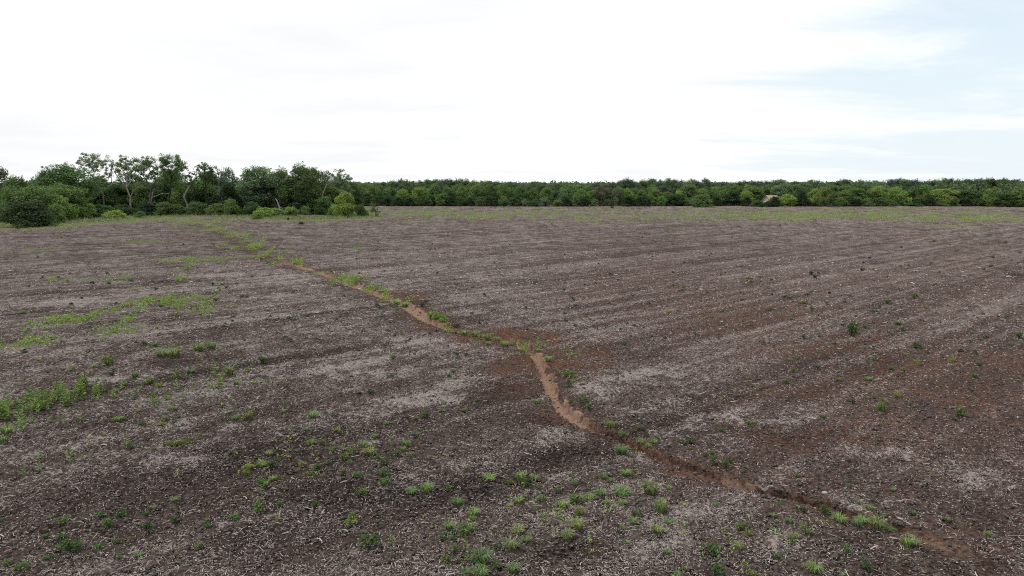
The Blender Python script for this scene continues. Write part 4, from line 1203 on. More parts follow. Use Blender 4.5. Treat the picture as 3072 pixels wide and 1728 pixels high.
# hand-read grove: kind, name, px, base, top, width, colour, label, bark
GROVE = [
    ('open', 'broadleaf_tree', 8, 655, 502, 95, 'grey', "airy grey-green tree rising at the photo's left edge", 'grey'),
    ('broad', 'broadleaf_tree', 62, 655, 531, 80, 'mid', "mid-green tree between left-edge airy tree and tall grove trees", 'dark'),
    ('broad', 'broadleaf_tree', 108, 652, 540, 70, 'grey', "small grey-green tree at the dip in the grove's skyline", 'dark'),
    ('broad', 'broadleaf_tree', 40, 662, 562, 90, 'green', "fresh green tree behind the big dark bush, its crown cut by left edge", 'dark'),
    ('broad', 'broadleaf_tree', 110, 662, 558, 110, 'mid', "rounded mid-green tree directly behind the big dark bush", 'dark'),
    ('bush', 'shrub', 92, 679, 604, 150, 'deep', "big dark rounded bush standing forward on the grass at the left", 'dark'),
    ('bush', 'shrub', 15, 668, 612, 70, 'dark', "dark shrub at left edge beside the big dark bush", 'dark'),
    ('tall', 'broadleaf_tree', 150, 650, 507, 75, 'dark', "dark tall tree, first of the tall ones right of the dip", 'dark'),
    ('tall', 'broadleaf_tree', 213, 650, 495, 125, 'mid', "broad-crowned mid-green tall tree left of the leaning pale trunk", 'dark'),
    ('broad', 'broadleaf_tree', 200, 655, 552, 115, 'olive', "olive-coloured tree with rounded crown in front of the tall trees", 'dark'),
    ('bush', 'shrub', 178, 660, 584, 85, 'yg', "yellow-green domed shrub just right of the big dark bush", 'dark'),
    ('bush', 'shrub', 165, 668, 612, 60, 'green', "fresh green shrub at the right foot of the big dark bush", 'dark'),
    ('bush', 'shrub', 215, 655, 612, 70, 'green', "fresh green shrub below the yellow-green domed shrub", 'dark'),
    ('bush', 'shrub', 252, 654, 607, 62, 'bright', "bright green shrub at the foot of the olive tree", 'dark'),
    ('bush', 'shrub', 303, 650, 613, 64, 'mid', "mid-green spreading shrub left of the low bright shrub", 'dark'),
    ('bush', 'shrub', 345, 655, 631, 58, 'bright', "low bright green shrub out on the grass margin", 'dark'),
    ('bush', 'shrub', 419, 653, 633, 26, 'green', "small round green shrub alone on the grass margin", 'dark'),
    ('broad', 'broadleaf_tree', 278, 637, 570, 80, 'dark', "dark understorey tree under the leaning pale trunk", 'dark'),
    ('broad', 'broadleaf_tree', 335, 636, 560, 70, 'mid', "mid-green understorey tree left of the white-barked tree", 'dark'),
    ('broad', 'broadleaf_tree', 358, 635, 548, 60, 'grey', "grey-green understorey tree behind the white-barked tree", 'dark'),
    ('broad', 'broadleaf_tree', 425, 636, 548, 70, 'olive', "olive understorey tree just right of the white-barked tree", 'dark'),
    ('broad', 'broadleaf_tree', 472, 636, 545, 62, 'dark', "dark understorey tree behind the bent dead limbs", 'dark'),
    ('tall', 'broadleaf_tree', 405, 634, 520, 90, 'dark', "dark tree filling in behind the white-barked tree's limbs", 'dark'),
    ('tall', 'broadleaf_tree', 300, 634, 528, 80, 'mid', "mid-green tree behind the tall airy grey tree's trunk", 'dark'),
    ('tall', 'broadleaf_tree', 515, 634, 508, 100, 'mid', "mid-green tree close behind the dense green tall tree", 'dark'),
    ('tall', 'broadleaf_tree', 630, 634, 516, 80, 'dark', "dark tree close behind the dark spiky-topped tree", 'dark'),
    ('tall', 'broadleaf_tree', 1010, 634, 535, 90, 'grey', "grey-green tree behind the airy tree at the grove's right end", 'dark'),
    ('bush', 'shrub', 372, 646, 612, 60, 'dark', "dark shrub at the foot of the white-barked tree", 'dark'),
    ('bush', 'shrub', 440, 646, 608, 70, 'deep', "blackish shrub below the bent dead limbs", 'dark'),
    ('bush', 'shrub', 492, 646, 606, 60, 'mid', "mid-green shrub right of the bent dead limbs", 'dark'),
    ('broad', 'broadleaf_tree', 540, 637, 545, 70, 'green', "fresh green tree left of the pale snag trunk", 'dark'),
    ('bush', 'shrub', 535, 645, 612, 55, 'dark', "dark shrub left of the pale snag trunk's foot", 'dark'),
    ('broad', 'broadleaf_tree', 605, 637, 540, 75, 'green', "fresh green tree right of the pale snag trunk", 'dark'),
    ('bush', 'shrub', 598, 645, 605, 62, 'mid', "mid-green shrub right of the pale snag trunk's foot", 'dark'),
    ('broad', 'broadleaf_tree', 645, 637, 560, 62, 'grey', "grey-green tree below the bare twiggy top", 'dark'),
    ('cedar', 'cedar_tree', 690, 643, 550, 75, 'deep', "blackish cedar in the deep shade right of the bare tree", 'dark'),
    ('bush', 'shrub', 650, 646, 610, 52, 'mid', "mid-green shrub left of the tawny-topped shrub", 'dark'),
    ('bush', 'shrub', 698, 646, 597, 56, 'olive', "tawny-topped olive shrub in front of the blackish cedar", 'dark'),
    ('open', 'broadleaf_tree', 690, 640, 503, 62, 'grey', "narrow grey-green tree right of the bare twiggy tree", 'grey'),
    ('broad', 'broadleaf_tree', 752, 641, 543, 95, 'grey', "full grey-green rounded tree left of the broken trunk", 'dark'),
    ('tall', 'broadleaf_tree', 778, 642, 500, 135, 'grey', "wide grey-green tall tree, highest left of the grove's middle gap", 'dark'),
    ('broad', 'broadleaf_tree', 818, 640, 522, 85, 'mid', "mid-green rounded tree behind the broken trunk", 'dark'),
    ('tall', 'broadleaf_tree', 850, 642, 505, 70, 'mid', "mid-green tall tree between the wide grey-green and spreading trees", 'dark'),
    ('tall', 'broadleaf_tree', 908, 642, 493, 85, 'dark', "dark spreading tall tree, highest at the grove's right end", 'dark'),
    ('broad', 'broadleaf_tree', 885, 641, 537, 105, 'pale', "pale grey-green fluffy tree right of the broken trunk", 'dark'),
    ('tall', 'broadleaf_tree', 948, 642, 503, 66, 'mid', "mid-green tall tree left of the leaning pale trunk at grove's right end", 'dark'),
    ('broad', 'broadleaf_tree', 935, 641, 575, 70, 'olive', "olive rounded tree below the dark spreading tall tree", 'dark'),
    ('broad', 'broadleaf_tree', 975, 644, 590, 60, 'green', "fresh green low tree at the foot of the leaning pale trunk", 'dark'),
    ('broad', 'broadleaf_tree', 1005, 640, 560, 70, 'mid', "mid-green tree behind the bright lone tree", 'dark'),
    ('broad', 'broadleaf_tree', 1060, 632, 545, 60, 'dark', "dark tree right behind the bright lone tree", 'dark'),
    ('bush', 'shrub', 760, 646, 605, 60, 'dark', "dark shrub left of the cluster of bright shrubs", 'dark'),
    ('bush', 'shrub', 793, 652, 622, 52, 'bright', "left half of the paired bright shrubs on the grass margin", 'dark'),
    ('bush', 'shrub', 825, 648, 624, 46, 'bright', "right half of the paired bright shrubs on the grass margin", 'dark'),
    ('bush', 'shrub', 772, 658, 640, 34, 'green', "low ragged green shrub at the left foot of the paired bright shrubs", 'dark'),
    ('bush', 'shrub', 871, 648, 620, 40, 'bright', "rounded bright shrub right of the paired shrubs", 'dark'),
    ('bush', 'shrub', 919, 645, 618, 30, 'green', "upright green shrub between rounded bright shrub and bright lone tree", 'dark'),
    ('bush', 'shrub', 951, 644, 625, 19, 'green', "narrow small green shrub left of the bright lone tree", 'dark'),
    ('bush', 'shrub', 971, 644, 630, 14, 'mid', "tiny mid-green shrub nearest left of the bright lone tree", 'dark'),
    ('broad', 'broadleaf_tree', 1036, 650, 576, 72, 'bright', "bright yellow-green lone tree with rounded crown before the grove's end", 'dark'),
    ('bush', 'shrub', 1000, 646, 612, 34, 'yg', "yellow-green shrub against the left side of the bright lone tree", 'dark'),
    ('bush', 'shrub', 1082, 650, 613, 28, 'dark', "dark egg-shaped shrub just right of the bright lone tree", 'dark'),
    ('bush', 'shrub', 1101, 648, 631, 14, 'yg', "small yellow-green shrub between dark egg-shaped shrub and leaning sapling", 'dark'),
    ('bush', 'shrub', 904, 672, 665, 13, 'dark', "tiny dark shrub alone on the tilled soil below the grove", 'dark'),
    ('bush', 'shrub', 865, 660, 652, 7, 'deep', "tiny blackish shrub on grass margin below rounded bright shrub", 'dark'),
    ('bush', 'shrub', 1044, 655, 648, 11, 'dark', "tiny dark shrub at the foot of the bright lone tree", 'dark'),
]
for kind, name, px, by, ty, w, col, lab, bk in GROVE:
    place_tree(kind, name, px, by, ty, w, col, lab, "shrub" if name == 'shrub' else "tree", GRV, bk)

# trees traced limb by limb: trunks and limbs as px paths on their own depth, with depth given to every limb and clump


def hero_tree(name, base_py, paths, clumps, col, bark, label, per=330, ls=0.14, seed=0, cat="tree", back=3):
    rng = np.random.default_rng(seed)
    bx, by_, t = ground_at(paths[0][0][0], base_py - back)
    gz = macro1(bx, by_)
    mpx = t / FPX
    tb = MB()
    joints = {}
    for path in paths:
        pts, rad = [], []
        for i, (px, py, rp) in enumerate(path):
            if (px, py) in joints:
                p = joints[(px, py)]
            else:
                q = point_at(px, py, by_)
                p = Vector((q[0] - bx, rng.normal() * 0.4 * i * (12 - rp) / 12, q[2] - gz))
                joints[(px, py)] = p
            pts.append(p)
            rad.append(rp * mpx / 2 * 0.68)
        if path is paths[0]:
            pts[0] = Vector((0, 0, -0.3))
        tb.tube([tuple(p) for p in pts], rad, 6)
    e = bpy.data.objects.new(name, None)
    COL.objects.link(e)
    e.location = (bx, by_, gz)
    allj = [joints[k] for k in joints]
    if clumps:
        cb = MB()
        for (px, py, rp) in clumps:
            q = point_at(px, py, by_)
            r = rp * mpx * 1.12
            c = Vector((q[0] - bx, rng.normal() * 1.7, q[2] - gz))
            near = min(allj, key=lambda j: (j - c).length)
            tb.tube([tuple(near), tuple(near + (c - near) * 0.5 + Vector(rng.normal(size=3) * 0.2)), tuple(c)], [0.075, 0.05, 0.02], 4)
            for s in range(8):
                cc = np.array(c) + rng.normal(size=3) * r * np.array([0.75, 0.8, 0.62])
                clump_leaves(cb, cc, r * (0.35 + 0.3 * rng.random()), max(8, int(per * (r / 1.1) ** 2 / 5.0)), ls, rng, 0.85)
        c = PAL[col]
        link("crown", cb.mesh("crown", (M_LEAF,)), e, color=c)
    link("trunk", tb.mesh("trunk", (M_BARK,)), e, color=BARK[bark])
    tag(e, label, cat, GRV)
    return e


hero_tree('white_barked_tree', 647,
          [[(392, 647, 9), (391, 615, 8), (390, 592, 7), (384, 562, 6), (376, 532, 5), (364, 508, 3), (352, 495, 2)],
           [(390, 592, 5), (400, 572, 4.5), (414, 563, 4), (428, 559, 2)],
           [(384, 562, 5), (396, 540, 4.5), (405, 515, 4), (402, 494, 2)],
           [(384, 562, 4), (364, 544, 4), (346, 518, 3), (334, 500, 2)],
           [(396, 540, 4), (418, 522, 3.5), (432, 500, 2)],
           [(376, 532, 3), (385, 512, 3), (384, 490, 2)]],
          [(335, 497, 13), (350, 508, 11), (326, 507, 8), (371, 488, 12), (385, 482, 12), (399, 489, 12), (411, 499, 11), (392, 505, 10), (365, 500, 9), (380, 516, 8), (341, 522, 7), (402, 512, 9), (355, 492, 8)],
          'mid', 'pale', "white-barked tall tree with forked trunk and airy crown", seed=1)
hero_tree('broadleaf_tree', 645,
          [[(452, 645, 7), (450, 610, 6), (452, 570, 6), (448, 540, 5), (440, 515, 4), (434, 495, 2)],
           [(448, 540, 4), (430, 528, 3), (420, 515, 2)], [(452, 570, 4), (465, 545, 3), (470, 520, 2)]],
          [(421, 488, 11), (433, 482, 11), (446, 489, 11), (440, 504, 11), (426, 510, 8), (452, 515, 10), (465, 525, 11), (470, 545, 10), (480, 560, 12), (455, 535, 8)],
          'grey', 'grey', "dark-limbed airy tree immediately right of the white-barked tree", seed=2)
hero_tree('broadleaf_tree', 646,
          [[(318, 646, 7), (315, 612, 6), (308, 580, 6), (299, 560, 5), (289, 545, 5), (279, 528, 4), (268, 503, 3), (262, 485, 2)],
           [(308, 580, 5), (312, 560, 4), (322, 548, 3), (334, 522, 2)], [(279, 528, 3), (290, 510, 3), (296, 490, 2)]],
          [(240, 481, 12), (254, 475, 12), (269, 478, 12), (287, 479, 12), (300, 488, 11), (285, 497, 11), (262, 492, 11), (246, 494, 9), (297, 508, 8), (272, 509, 8), (300, 531, 8), (292, 540, 7)],
          'grey', 'grey', "tall airy grey tree on a trunk leaning left, above the olive tree", per=260, seed=3)
hero_tree('broadleaf_tree', 645,
          [[(508, 645, 8), (507, 600, 7), (510, 560, 6), (512, 530, 5), (514, 500, 3)], [(510, 560, 4), (495, 535, 3), (488, 505, 2)], [(512, 530, 4), (532, 512, 3), (543, 494, 2)]],
          [(489, 490, 14), (505, 482, 15), (523, 479, 15), (539, 487, 12), (549, 500, 10), (520, 499, 15), (501, 509, 15), (535, 512, 13), (515, 527, 14), (494, 531, 12), (476, 505, 9), (530, 539, 12), (482, 520, 10), (505, 545, 12), (525, 556, 12)],
          'mid', 'dark', "dense green tall tree, highest right of the white-barked tree", seed=4)
hero_tree('broadleaf_tree', 645,
          [[(620, 645, 6), (620, 600, 6), (618, 560, 5), (614, 525, 4), (606, 500, 3), (602, 486, 1.5)], [(618, 560, 4), (634, 535, 3), (638, 515, 2)]],
          [(602, 489, 5), (605, 499, 7), (592, 497, 5), (612, 509, 11), (626, 500, 8), (631, 508, 9), (619, 520, 12), (635, 524, 11), (645, 520, 8), (609, 530, 10), (640, 540, 11), (622, 540, 12), (650, 545, 10)],
          'dark', 'dark', "dark spiky-topped tree left of the bare twiggy tree", seed=5)
hero_tree('snag_tree', 646,
          [[(562, 646, 8), (561, 615, 8), (556, 590, 7), (563, 566, 6), (575, 550, 5), (578, 530, 3), (573, 505, 1.5), (576, 494, 0.8)],
           [(556, 590, 3), (551, 580, 2)], [(578, 530, 2), (588, 515, 1.5), (592, 505, 0.8)], [(573, 505, 1.2), (568, 495, 0.7)]],
          [(573, 520, 6), (580, 530, 9), (566, 536, 9), (590, 530, 7), (570, 550, 9), (586, 545, 8)],
          'dark', 'pale', "tree with pale crooked snag trunk and small tufted top", seed=6)
hero_tree('broadleaf_tree', 646,
          [[(962, 646, 7), (963, 602, 6), (969, 580, 6), (981, 556, 5), (985, 540, 4), (980, 522, 2)], [(981, 556, 4), (998, 546, 3), (1015, 532, 2)], [(998, 546, 2.5), (1030, 545, 2), (1048, 538, 1.2)]],
          [(975, 519, 9), (985, 530, 10), (1000, 525, 8), (1012, 524, 10), (1030, 524, 8), (1040, 534, 9), (1050, 535, 6), (1020, 540, 11), (986, 545, 9), (1006, 545, 10), (1046, 548, 7), (1030, 552, 10), (1012, 558, 10)],
          'grey', 'pale', "airy tree on leaning pale trunk where the grove's skyline steps down", seed=7)
hero_tree('dead_tree', 646,
          [[(662, 646, 5), (662, 590, 5), (660, 550, 4), (657, 520, 3), (654, 495, 1)], [(660, 550, 2.5), (668, 525, 2), (674, 502, 0.8)], [(657, 520, 2), (650, 505, 1.4), (646, 494, 0.7)],
           [(668, 525, 1.5), (662, 508, 1), (661, 494, 0.6)], [(660, 550, 2), (648, 532, 1.5), (641, 512, 0.7)], [(668, 525, 1.5), (680, 512, 1), (686, 500, 0.6)], [(657, 520, 1.2), (664, 510, 0.8), (668, 496, 0.5)]],
          [], 'grey', 'grey', "bare twiggy dead tree showing against the sky in mid-grove", seed=8)
hero_tree('dead_tree', 643,
          [[(450, 643, 5), (452, 612, 5), (460, 593, 4.5), (470, 586, 4), (480, 580, 3.5), (494, 582, 3), (508, 580, 2.5), (526, 588, 1.8), (538, 592, 1)], [(452, 612, 3.5), (465, 606, 2.5), (474, 610, 2), (482, 617, 1)], [(460, 593, 3), (459, 575, 2.2), (464, 562, 1.6), (472, 553, 0.8)], [(508, 580, 1.5), (518, 574, 0.8)], [(494, 582, 1.5), (500, 592, 0.7)]],
          [], 'grey', 'pale', "bent pale dead tree with arching limbs before the dense tall tree", seed=9)
hero_tree('dead_tree', 648,
          [[(843, 648, 7), (838, 620, 8), (832, 602, 6), (824, 594, 2)], [(838, 620, 4), (848, 625, 2.5), (852, 634, 1.5)]],
          [], 'grey', 'pale', "short broken pale trunk rising behind the paired bright shrubs", seed=10)
hero_tree('leaning_sapling', 650,
          [[(1128, 650, 4), (1126, 635, 4), (1121, 622, 3), (1114, 610, 1.5)]],
          [(1116, 613, 3.5), (1121, 619, 5), (1126, 627, 6), (1122, 633, 6), (1129, 637, 4), (1128, 646, 3)],
          'olive', 'dark', "ragged leaning olive sapling at the grove's right-hand tip", per=900, ls=0.11, seed=11, back=0)

# understorey closing the view between the grove's trunks
und = []
for i in range(34):
    px = -60 + i * 33 + random.uniform(-10, 10)
    und.append((px, random.choice(['dark', 'deep', 'dark', 'mid', 'olive'])))
for i, (px, col) in enumerate(und):
    Y = random.uniform(205, 228)
    ty = random.uniform(545, 572) if 230 < px < 720 else random.uniform(560, 590) if px < 1000 else random.uniform(575, 590)
    place_tree('broad', 'understorey_tree', px, 0, ty, random.uniform(55, 80), col,
               f"{COLW[col]} understorey tree deep in the grove, {ordinal(i + 1)} from left", "tree", "understorey trees deep in the grove", 'dark', Y=Y)

# ------------------------------------------------------------------ far tree line
FRONT = [  # px, base, top, width, kind, colour
    (1093, 616, 572, 42, 'broad', 'dark'), (1125, 616, 556, 48, 'broad', 'green'), (1160, 616, 566, 40, 'broad', 'mid'), (1210, 617, 567, 46, 'broad', 'yg'), (1258, 617, 562, 52, 'broad', 'bright'),
    (1303, 617, 553, 54, 'broad', 'green'), (1345, 617, 560, 46, 'broad', 'mid'), (1385, 617, 556, 44, 'broad', 'green'), (1430, 618, 552, 50, 'broad', 'green'), (1470, 618, 553, 44, 'broad', 'mid'), (1510, 618, 553, 46, 'broad', 'green'),
    (1560, 618, 558, 44, 'broad', 'mid'), (1600, 618, 565, 40, 'broad', 'green'), (1640, 618, 562, 46, 'broad', 'green'), (1690, 618, 568, 46, 'broad', 'grey'), (1745, 618, 566, 46, 'broad', 'green'), (1775, 618, 572, 30, 'broad', 'yg'),
    (1802, 618, 558, 52, 'open', 'brown'), (1852, 618, 561, 32, 'broad', 'grey'), (1882, 618, 565, 40, 'broad', 'yg'), (1925, 618, 570, 44, 'broad', 'mid'), (1965, 617, 567, 46, 'broad', 'green'), (2000, 617, 575, 40, 'broad', 'green'),
    (2036, 617, 572, 40, 'broad', 'bright'), (2066, 617, 554, 62, 'broad', 'olive'), (2105, 616, 566, 52, 'broad', 'green'), (2140, 617, 570, 40, 'broad', 'olive'), (2172, 616, 568, 42, 'broad', 'green'), (2238, 616, 572, 44, 'broad', 'yg'),
    (2252, 615, 559, 60, 'broad', 'mid'), (2343, 615, 549, 62, 'broad', 'pale'), (2362, 619, 582, 48, 'broad', 'bright'), (2402, 619, 571, 34, 'cedar', 'deep'), (2441, 619, 566, 36, 'broad', 'yg'), (2476, 617, 561, 48, 'broad', 'olive'),
    (2530, 618, 570, 48, 'broad', 'mid'), (2572, 618, 563, 72, 'broad', 'green'), (2630, 618, 558, 54, 'broad', 'yg'), (2688, 618, 562, 66, 'broad', 'yg'), (2735, 618, 560, 46, 'broad', 'mid'), (2765, 618, 554, 44, 'broad', 'green'),
    (2825, 618, 566, 80, 'broad', 'yg'), (2888, 618, 568, 50, 'cedar', 'dark'), (2925, 618, 573, 40, 'broad', 'mid'), (2962, 619, 567, 50, 'broad', 'yg'), (3008, 620, 572, 46, 'broad', 'dark'), (3050, 620, 564, 54, 'broad', 'yg'), (3100, 620, 566, 60, 'broad', 'green'),
    # low front layer
    (1100, 616, 590, 34, 'cedar', 'deep'), (1130, 616, 588, 36, 'cedar', 'dark'), (1163, 616, 592, 36, 'cedar', 'deep'), (1195, 617, 590, 34, 'cedar', 'deep'), (1228, 617, 592, 36, 'cedar', 'deep'), (1262, 617, 588, 36, 'cedar', 'dark'), (1290, 617, 581, 30, 'broad', 'mid'),
    (1323, 617, 583, 34, 'broad', 'mid'), (1352, 617, 590, 34, 'cedar', 'deep'), (1382, 617, 588, 36, 'bush', 'dark'), (1412, 617, 592, 36, 'cedar', 'deep'), (1445, 618, 590, 34, 'bush', 'dark'), (1478, 618, 592, 36, 'cedar', 'deep'), (1510, 618, 588, 34, 'bush', 'mid'),
    (1540, 618, 592, 32, 'cedar', 'dark'), (1576, 618, 598, 28, 'bush', 'grey'), (1610, 618, 597, 38, 'bush', 'dark'), (1632, 618, 594, 36, 'bush', 'grey'), (1672, 618, 599, 32, 'bush', 'green'), (1702, 618, 594, 30, 'cedar', 'deep'), (1724, 618, 588, 20, 'cedar', 'grey'), (1750, 618, 592, 34, 'bush', 'deep'),
    (1784, 618, 597, 22, 'bush', 'grey'), (1806, 617, 606, 16, 'bush', 'green'), (1822, 617, 596, 24, 'bush', 'grey'), (1846, 617, 589, 30, 'bush', 'pale'), (1884, 618, 588, 46, 'cedar', 'deep'), (1922, 618, 589, 42, 'cedar', 'deep'), (1950, 617, 588, 30, 'broad', 'green'),
    (1985, 617, 587, 30, 'broad', 'green'), (2028, 617, 582, 52, 'bush', 'deep'), (2066, 617, 592, 28, 'bush', 'mid'), (2150, 617, 590, 36, 'cedar', 'deep'), (2200, 617, 573, 58, 'cedar', 'deep'), (2240, 617, 590, 36, 'cedar', 'deep'), (2274, 620.5, 599, 34, 'bush', 'dark'), (2322, 620.5, 590, 38, 'cedar', 'deep'), (2302, 621, 603, 26, 'bush', 'deep'),
    (2340, 619, 596, 22, 'bush', 'yg'), (2385, 617, 592, 26, 'bush', 'green'), (2420, 618, 597, 30, 'bush', 'deep'), (2452, 618, 597, 30, 'bush', 'dark'), (2490, 618, 594, 38, 'cedar', 'dark'), (2525, 618, 592, 36, 'bush', 'green'), (2560, 618, 596, 36, 'cedar', 'deep'), (2600, 618, 594, 38, 'bush', 'mid'),
    (2640, 618, 592, 36, 'cedar', 'dark'), (2670, 618, 598, 32, 'bush', 'mid'), (2712, 618, 596, 36, 'bush', 'yg'), (2750, 618, 594, 38, 'cedar', 'dark'), (2790, 618, 590, 34, 'cedar', 'deep'), (2830, 618, 600, 40, 'bush', 'green'), (2862, 618, 592, 30, 'bush', 'mid'), (2900, 618, 596, 34, 'cedar', 'deep'),
    (2935, 619, 594, 34, 'bush', 'dark'), (2975, 619, 588, 44, 'bush', 'yg'), (3020, 620, 594, 36, 'cedar', 'dark'), (3060, 620, 590, 40, 'bush', 'green'), (3100, 620, 592, 40, 'cedar', 'dark'),
]
BACK = []
sky_x = [1040, 1100, 1180, 1225, 1300, 1340, 1390, 1430, 1480, 1560, 1600, 1660, 1700, 1760, 1800, 1870, 1905, 1940, 1990, 2050, 2110, 2150, 2200, 2275, 2310, 2355, 2410, 2460, 2520, 2590, 2655, 2705, 2740, 2810, 2890, 2965, 3060, 3120]
sky_y = [546, 548, 540, 535, 541, 538, 538, 541, 543, 547, 546, 546, 552, 549, 547, 536, 545, 534, 535, 536, 537, 545, 541, 537, 540, 540, 541, 546, 538, 541, 537, 533, 538, 535, 538, 534, 537, 537]
rb = random.Random(11)
px = 1050
while px < 3110:
    ty = float(np.interp(px, sky_x, sky_y)) + rb.uniform(-2, 7)
    col = rb.choice(['slate', 'dark', 'slate', 'dark', 'grey']) if px > 1780 else rb.choice(['mid', 'slate', 'dark', 'mid', 'grey'])
    BACK.append((px, rb.uniform(286, 312), ty, rb.uniform(38, 58), rb.choice(['broad', 'tall', 'broad', 'open']), col))
    px += rb.uniform(17, 27)
px = 1060
MIDR = []
while px < 3110:
    MIDR.append((px, rb.uniform(278, 290), rb.uniform(553, 566), rb.uniform(40, 56), 'broad', rb.choice(['mid', 'green', 'dark', 'mid', 'yg', 'slate'])))
    px += rb.uniform(26, 38)


def landmark(px):
    if px < 1580:
        return 1, "right of the grove"
    if px < 2103:
        return -1, "left of the lone dark bush"
    if px < 2296:
        return 1, "right of the lone dark bush"
    if px < 2680:
        return 1, "right of the tan-roofed barn"
    return -1, "from the right end"


KN = dict(broad="broadleaf tree", tall="tall broadleaf tree", open="airy tree", cedar="cedar", bush="shrub")
KO = dict(broad="broadleaf_tree", tall="broadleaf_tree", open="broadleaf_tree", cedar="cedar_tree", bush="shrub")
FRONT = [(p, b + (1.2 if t_ > 579 and b < 619 else 0), t_, w, k, c) for (p, b, t_, w, k, c) in FRONT]
todo = [("front row", p, b, None, t_, w, k, c) for (p, b, t_, w, k, c) in FRONT] + [("middle row", p, 0, Y, t_, w, k, c) for (p, Y, t_, w, k, c) in MIDR] + [("back row", p, 0, Y, t_, w, k, c) for (p, Y, t_, w, k, c) in BACK]
buck = {}
for it in todo:
    sgn, lm = landmark(it[1])
    buck.setdefault((it[0], it[6], it[7], lm, sgn), []).append(it)
for (row, k, c, lm, sgn), lst in buck.items():
    lst.sort(key=lambda z: sgn * z[1])
    for i, (_, p, b, Y, t_, w, _k, _c) in enumerate(lst):
        lab = f"{ordinal(i + 1)} {COLW[c]} {KN[k]} {lm}, tree line's {row}"
        place_tree(k, KO[k], p, b, t_, w, c, lab, "shrub" if k == 'bush' else "tree", f"{row} of the far tree line", 'grey' if k in ('open', 'tall') else 'dark', Y=Y)
place_tree('bush', 'shrub', 2103, 621.5, 583, 60, 'mid', "lone dark bush standing forward of the far tree line", "shrub", None, 'dark', vary=0.02)
place_tree('bush', 'shrub', 1836, 624, 619, 13, 'dark', "tiny low dark shrub in the field before the far tree line", "shrub", None, 'dark')

# woods beyond, read as one mass


def build_woods():
    mb = MB()
    rng = np.random.default_rng(91)
    n = 1900
    r = 300 + 1500 * rng.random(n) ** 1.6
    a = np.radians(-46 + 92 * rng.random(n))
    left = a < math.radians(-13)
    r = np.where(left, np.maximum(r - 60, 235), np.maximum(r, 318))
    for i in range(n):
        x, y = math.sin(a[i]) * r[i], math.cos(a[i]) * r[i]
        H = 7.0 + 2.3 * rng.random() + (1.0 if rng.random() < 0.1 else 0)
        R = 2.6 + 1.8 * rng.random()
        ls = 0.22 + r[i] * 0.00055
        m = int(90 * (1 if r[i] < 600 else 0.55))
        d = rng.normal(size=(m, 3))
        d /= np.linalg.norm(d, axis=1, keepdims=True)
        d[:, 2] = np.abs(d[:, 2]) * 1.3 - 0.3
        lump = 1 + 0.22 * np.sin(5 * d[:, 0] + i) * np.sin(4 * d[:, 1] + 2 * i)
        p = np.array([x, y, H * 0.55]) + d * np.array([R, R, H * 0.45]) * lump[:, None] * (0.8 + 0.25 * rng.random((m, 1)))
        mb.leaves(p, d + rng.normal(size=(m, 3)) * 0.5 + np.array([0, 0, 0.3]), ls * (0.6 + 0.8 * rng.random(m)) * 1.5, rng)
    return mb.mesh("distant_woods", (M_LEAF,))


link("distant_woods", build_woods(), kind="stuff", label="low distant woods stretching to the horizon", color=(0.095, 0.140, 0.072))

# ------------------------------------------------------------------ buildings glimpsed in the trees


def box(mb, x0, x1, y0, y1, z0, z1):
    v = [(x0, y0, z0), (x1, y0, z0), (x1, y1, z0), (x0, y1, z0), (x0, y0, z1), (x1, y0, z1), (x1, y1, z1), (x0, y1, z1)]
    mb.add(v, [(0, 3, 2, 1), (4, 5, 6, 7), (0, 1, 5, 4), (1, 2, 6, 5), (2, 3, 7, 6), (3, 0, 4, 7)])


def building(name, px, Y, w, dp, eave, ridge, rot, mats, label, cat):
    x = (px - 1536) / FPX * Y / math.cos(PITCH)
    e = bpy.data.objects.new(name, None)
    COL.objects.link(e)
    e.location = (x, Y, macro1(x, Y))
    e.rotation_euler = (0, 0, rot)
    mb = MB()
    box(mb, -w / 2, w / 2, -dp / 2, dp / 2, -0.2, eave)
    mb.add([(-w / 2, -dp / 2, eave), (-w / 2, dp / 2, eave), (-w / 2, 0, ridge - 0.1), (w / 2, -dp / 2, eave), (w / 2, dp / 2, eave), (w / 2, 0, ridge - 0.1)], None, [(0, 2, 1), (3, 4, 5)])
    link("wall", mb.mesh("wall", (mats[0],)), e)
    mb = MB()
    o = 0.35
    for s in (-1, 1):
        ye, ze = s * (dp / 2 + o), eave - o * (ridge - eave) / (dp / 2)
        v = [(-w / 2 - o, 0, ridge), (w / 2 + o, 0, ridge), (w / 2 + o, ye, ze), (-w / 2 - o, ye, ze)]
        v += [(a, b, c + 0.12) for a, b, c in v]
        mb.add(v, [(0, 1, 2, 3), (7, 6, 5, 4), (3, 2, 6, 7), (0, 3, 7, 4), (2, 1, 5, 6)])
    link("roof", mb.mesh("roof", (mats[1],)), e)
    mb = MB()
    box(mb, -0.9, 0.9, -dp / 2 - 0.06, -dp / 2 - 0.01, 0, 2.1)
    link("door", mb.mesh("door", (mats[2],)), e)
    mb = MB()
    box(mb, w / 2 - 2.0, w / 2 - 1.0, -dp / 2 - 0.05, -dp / 2 - 0.01, 1.0, 1.9)
    link("window", mb.mesh("window", (mats[3],)), e)
    tag(e, label, cat)


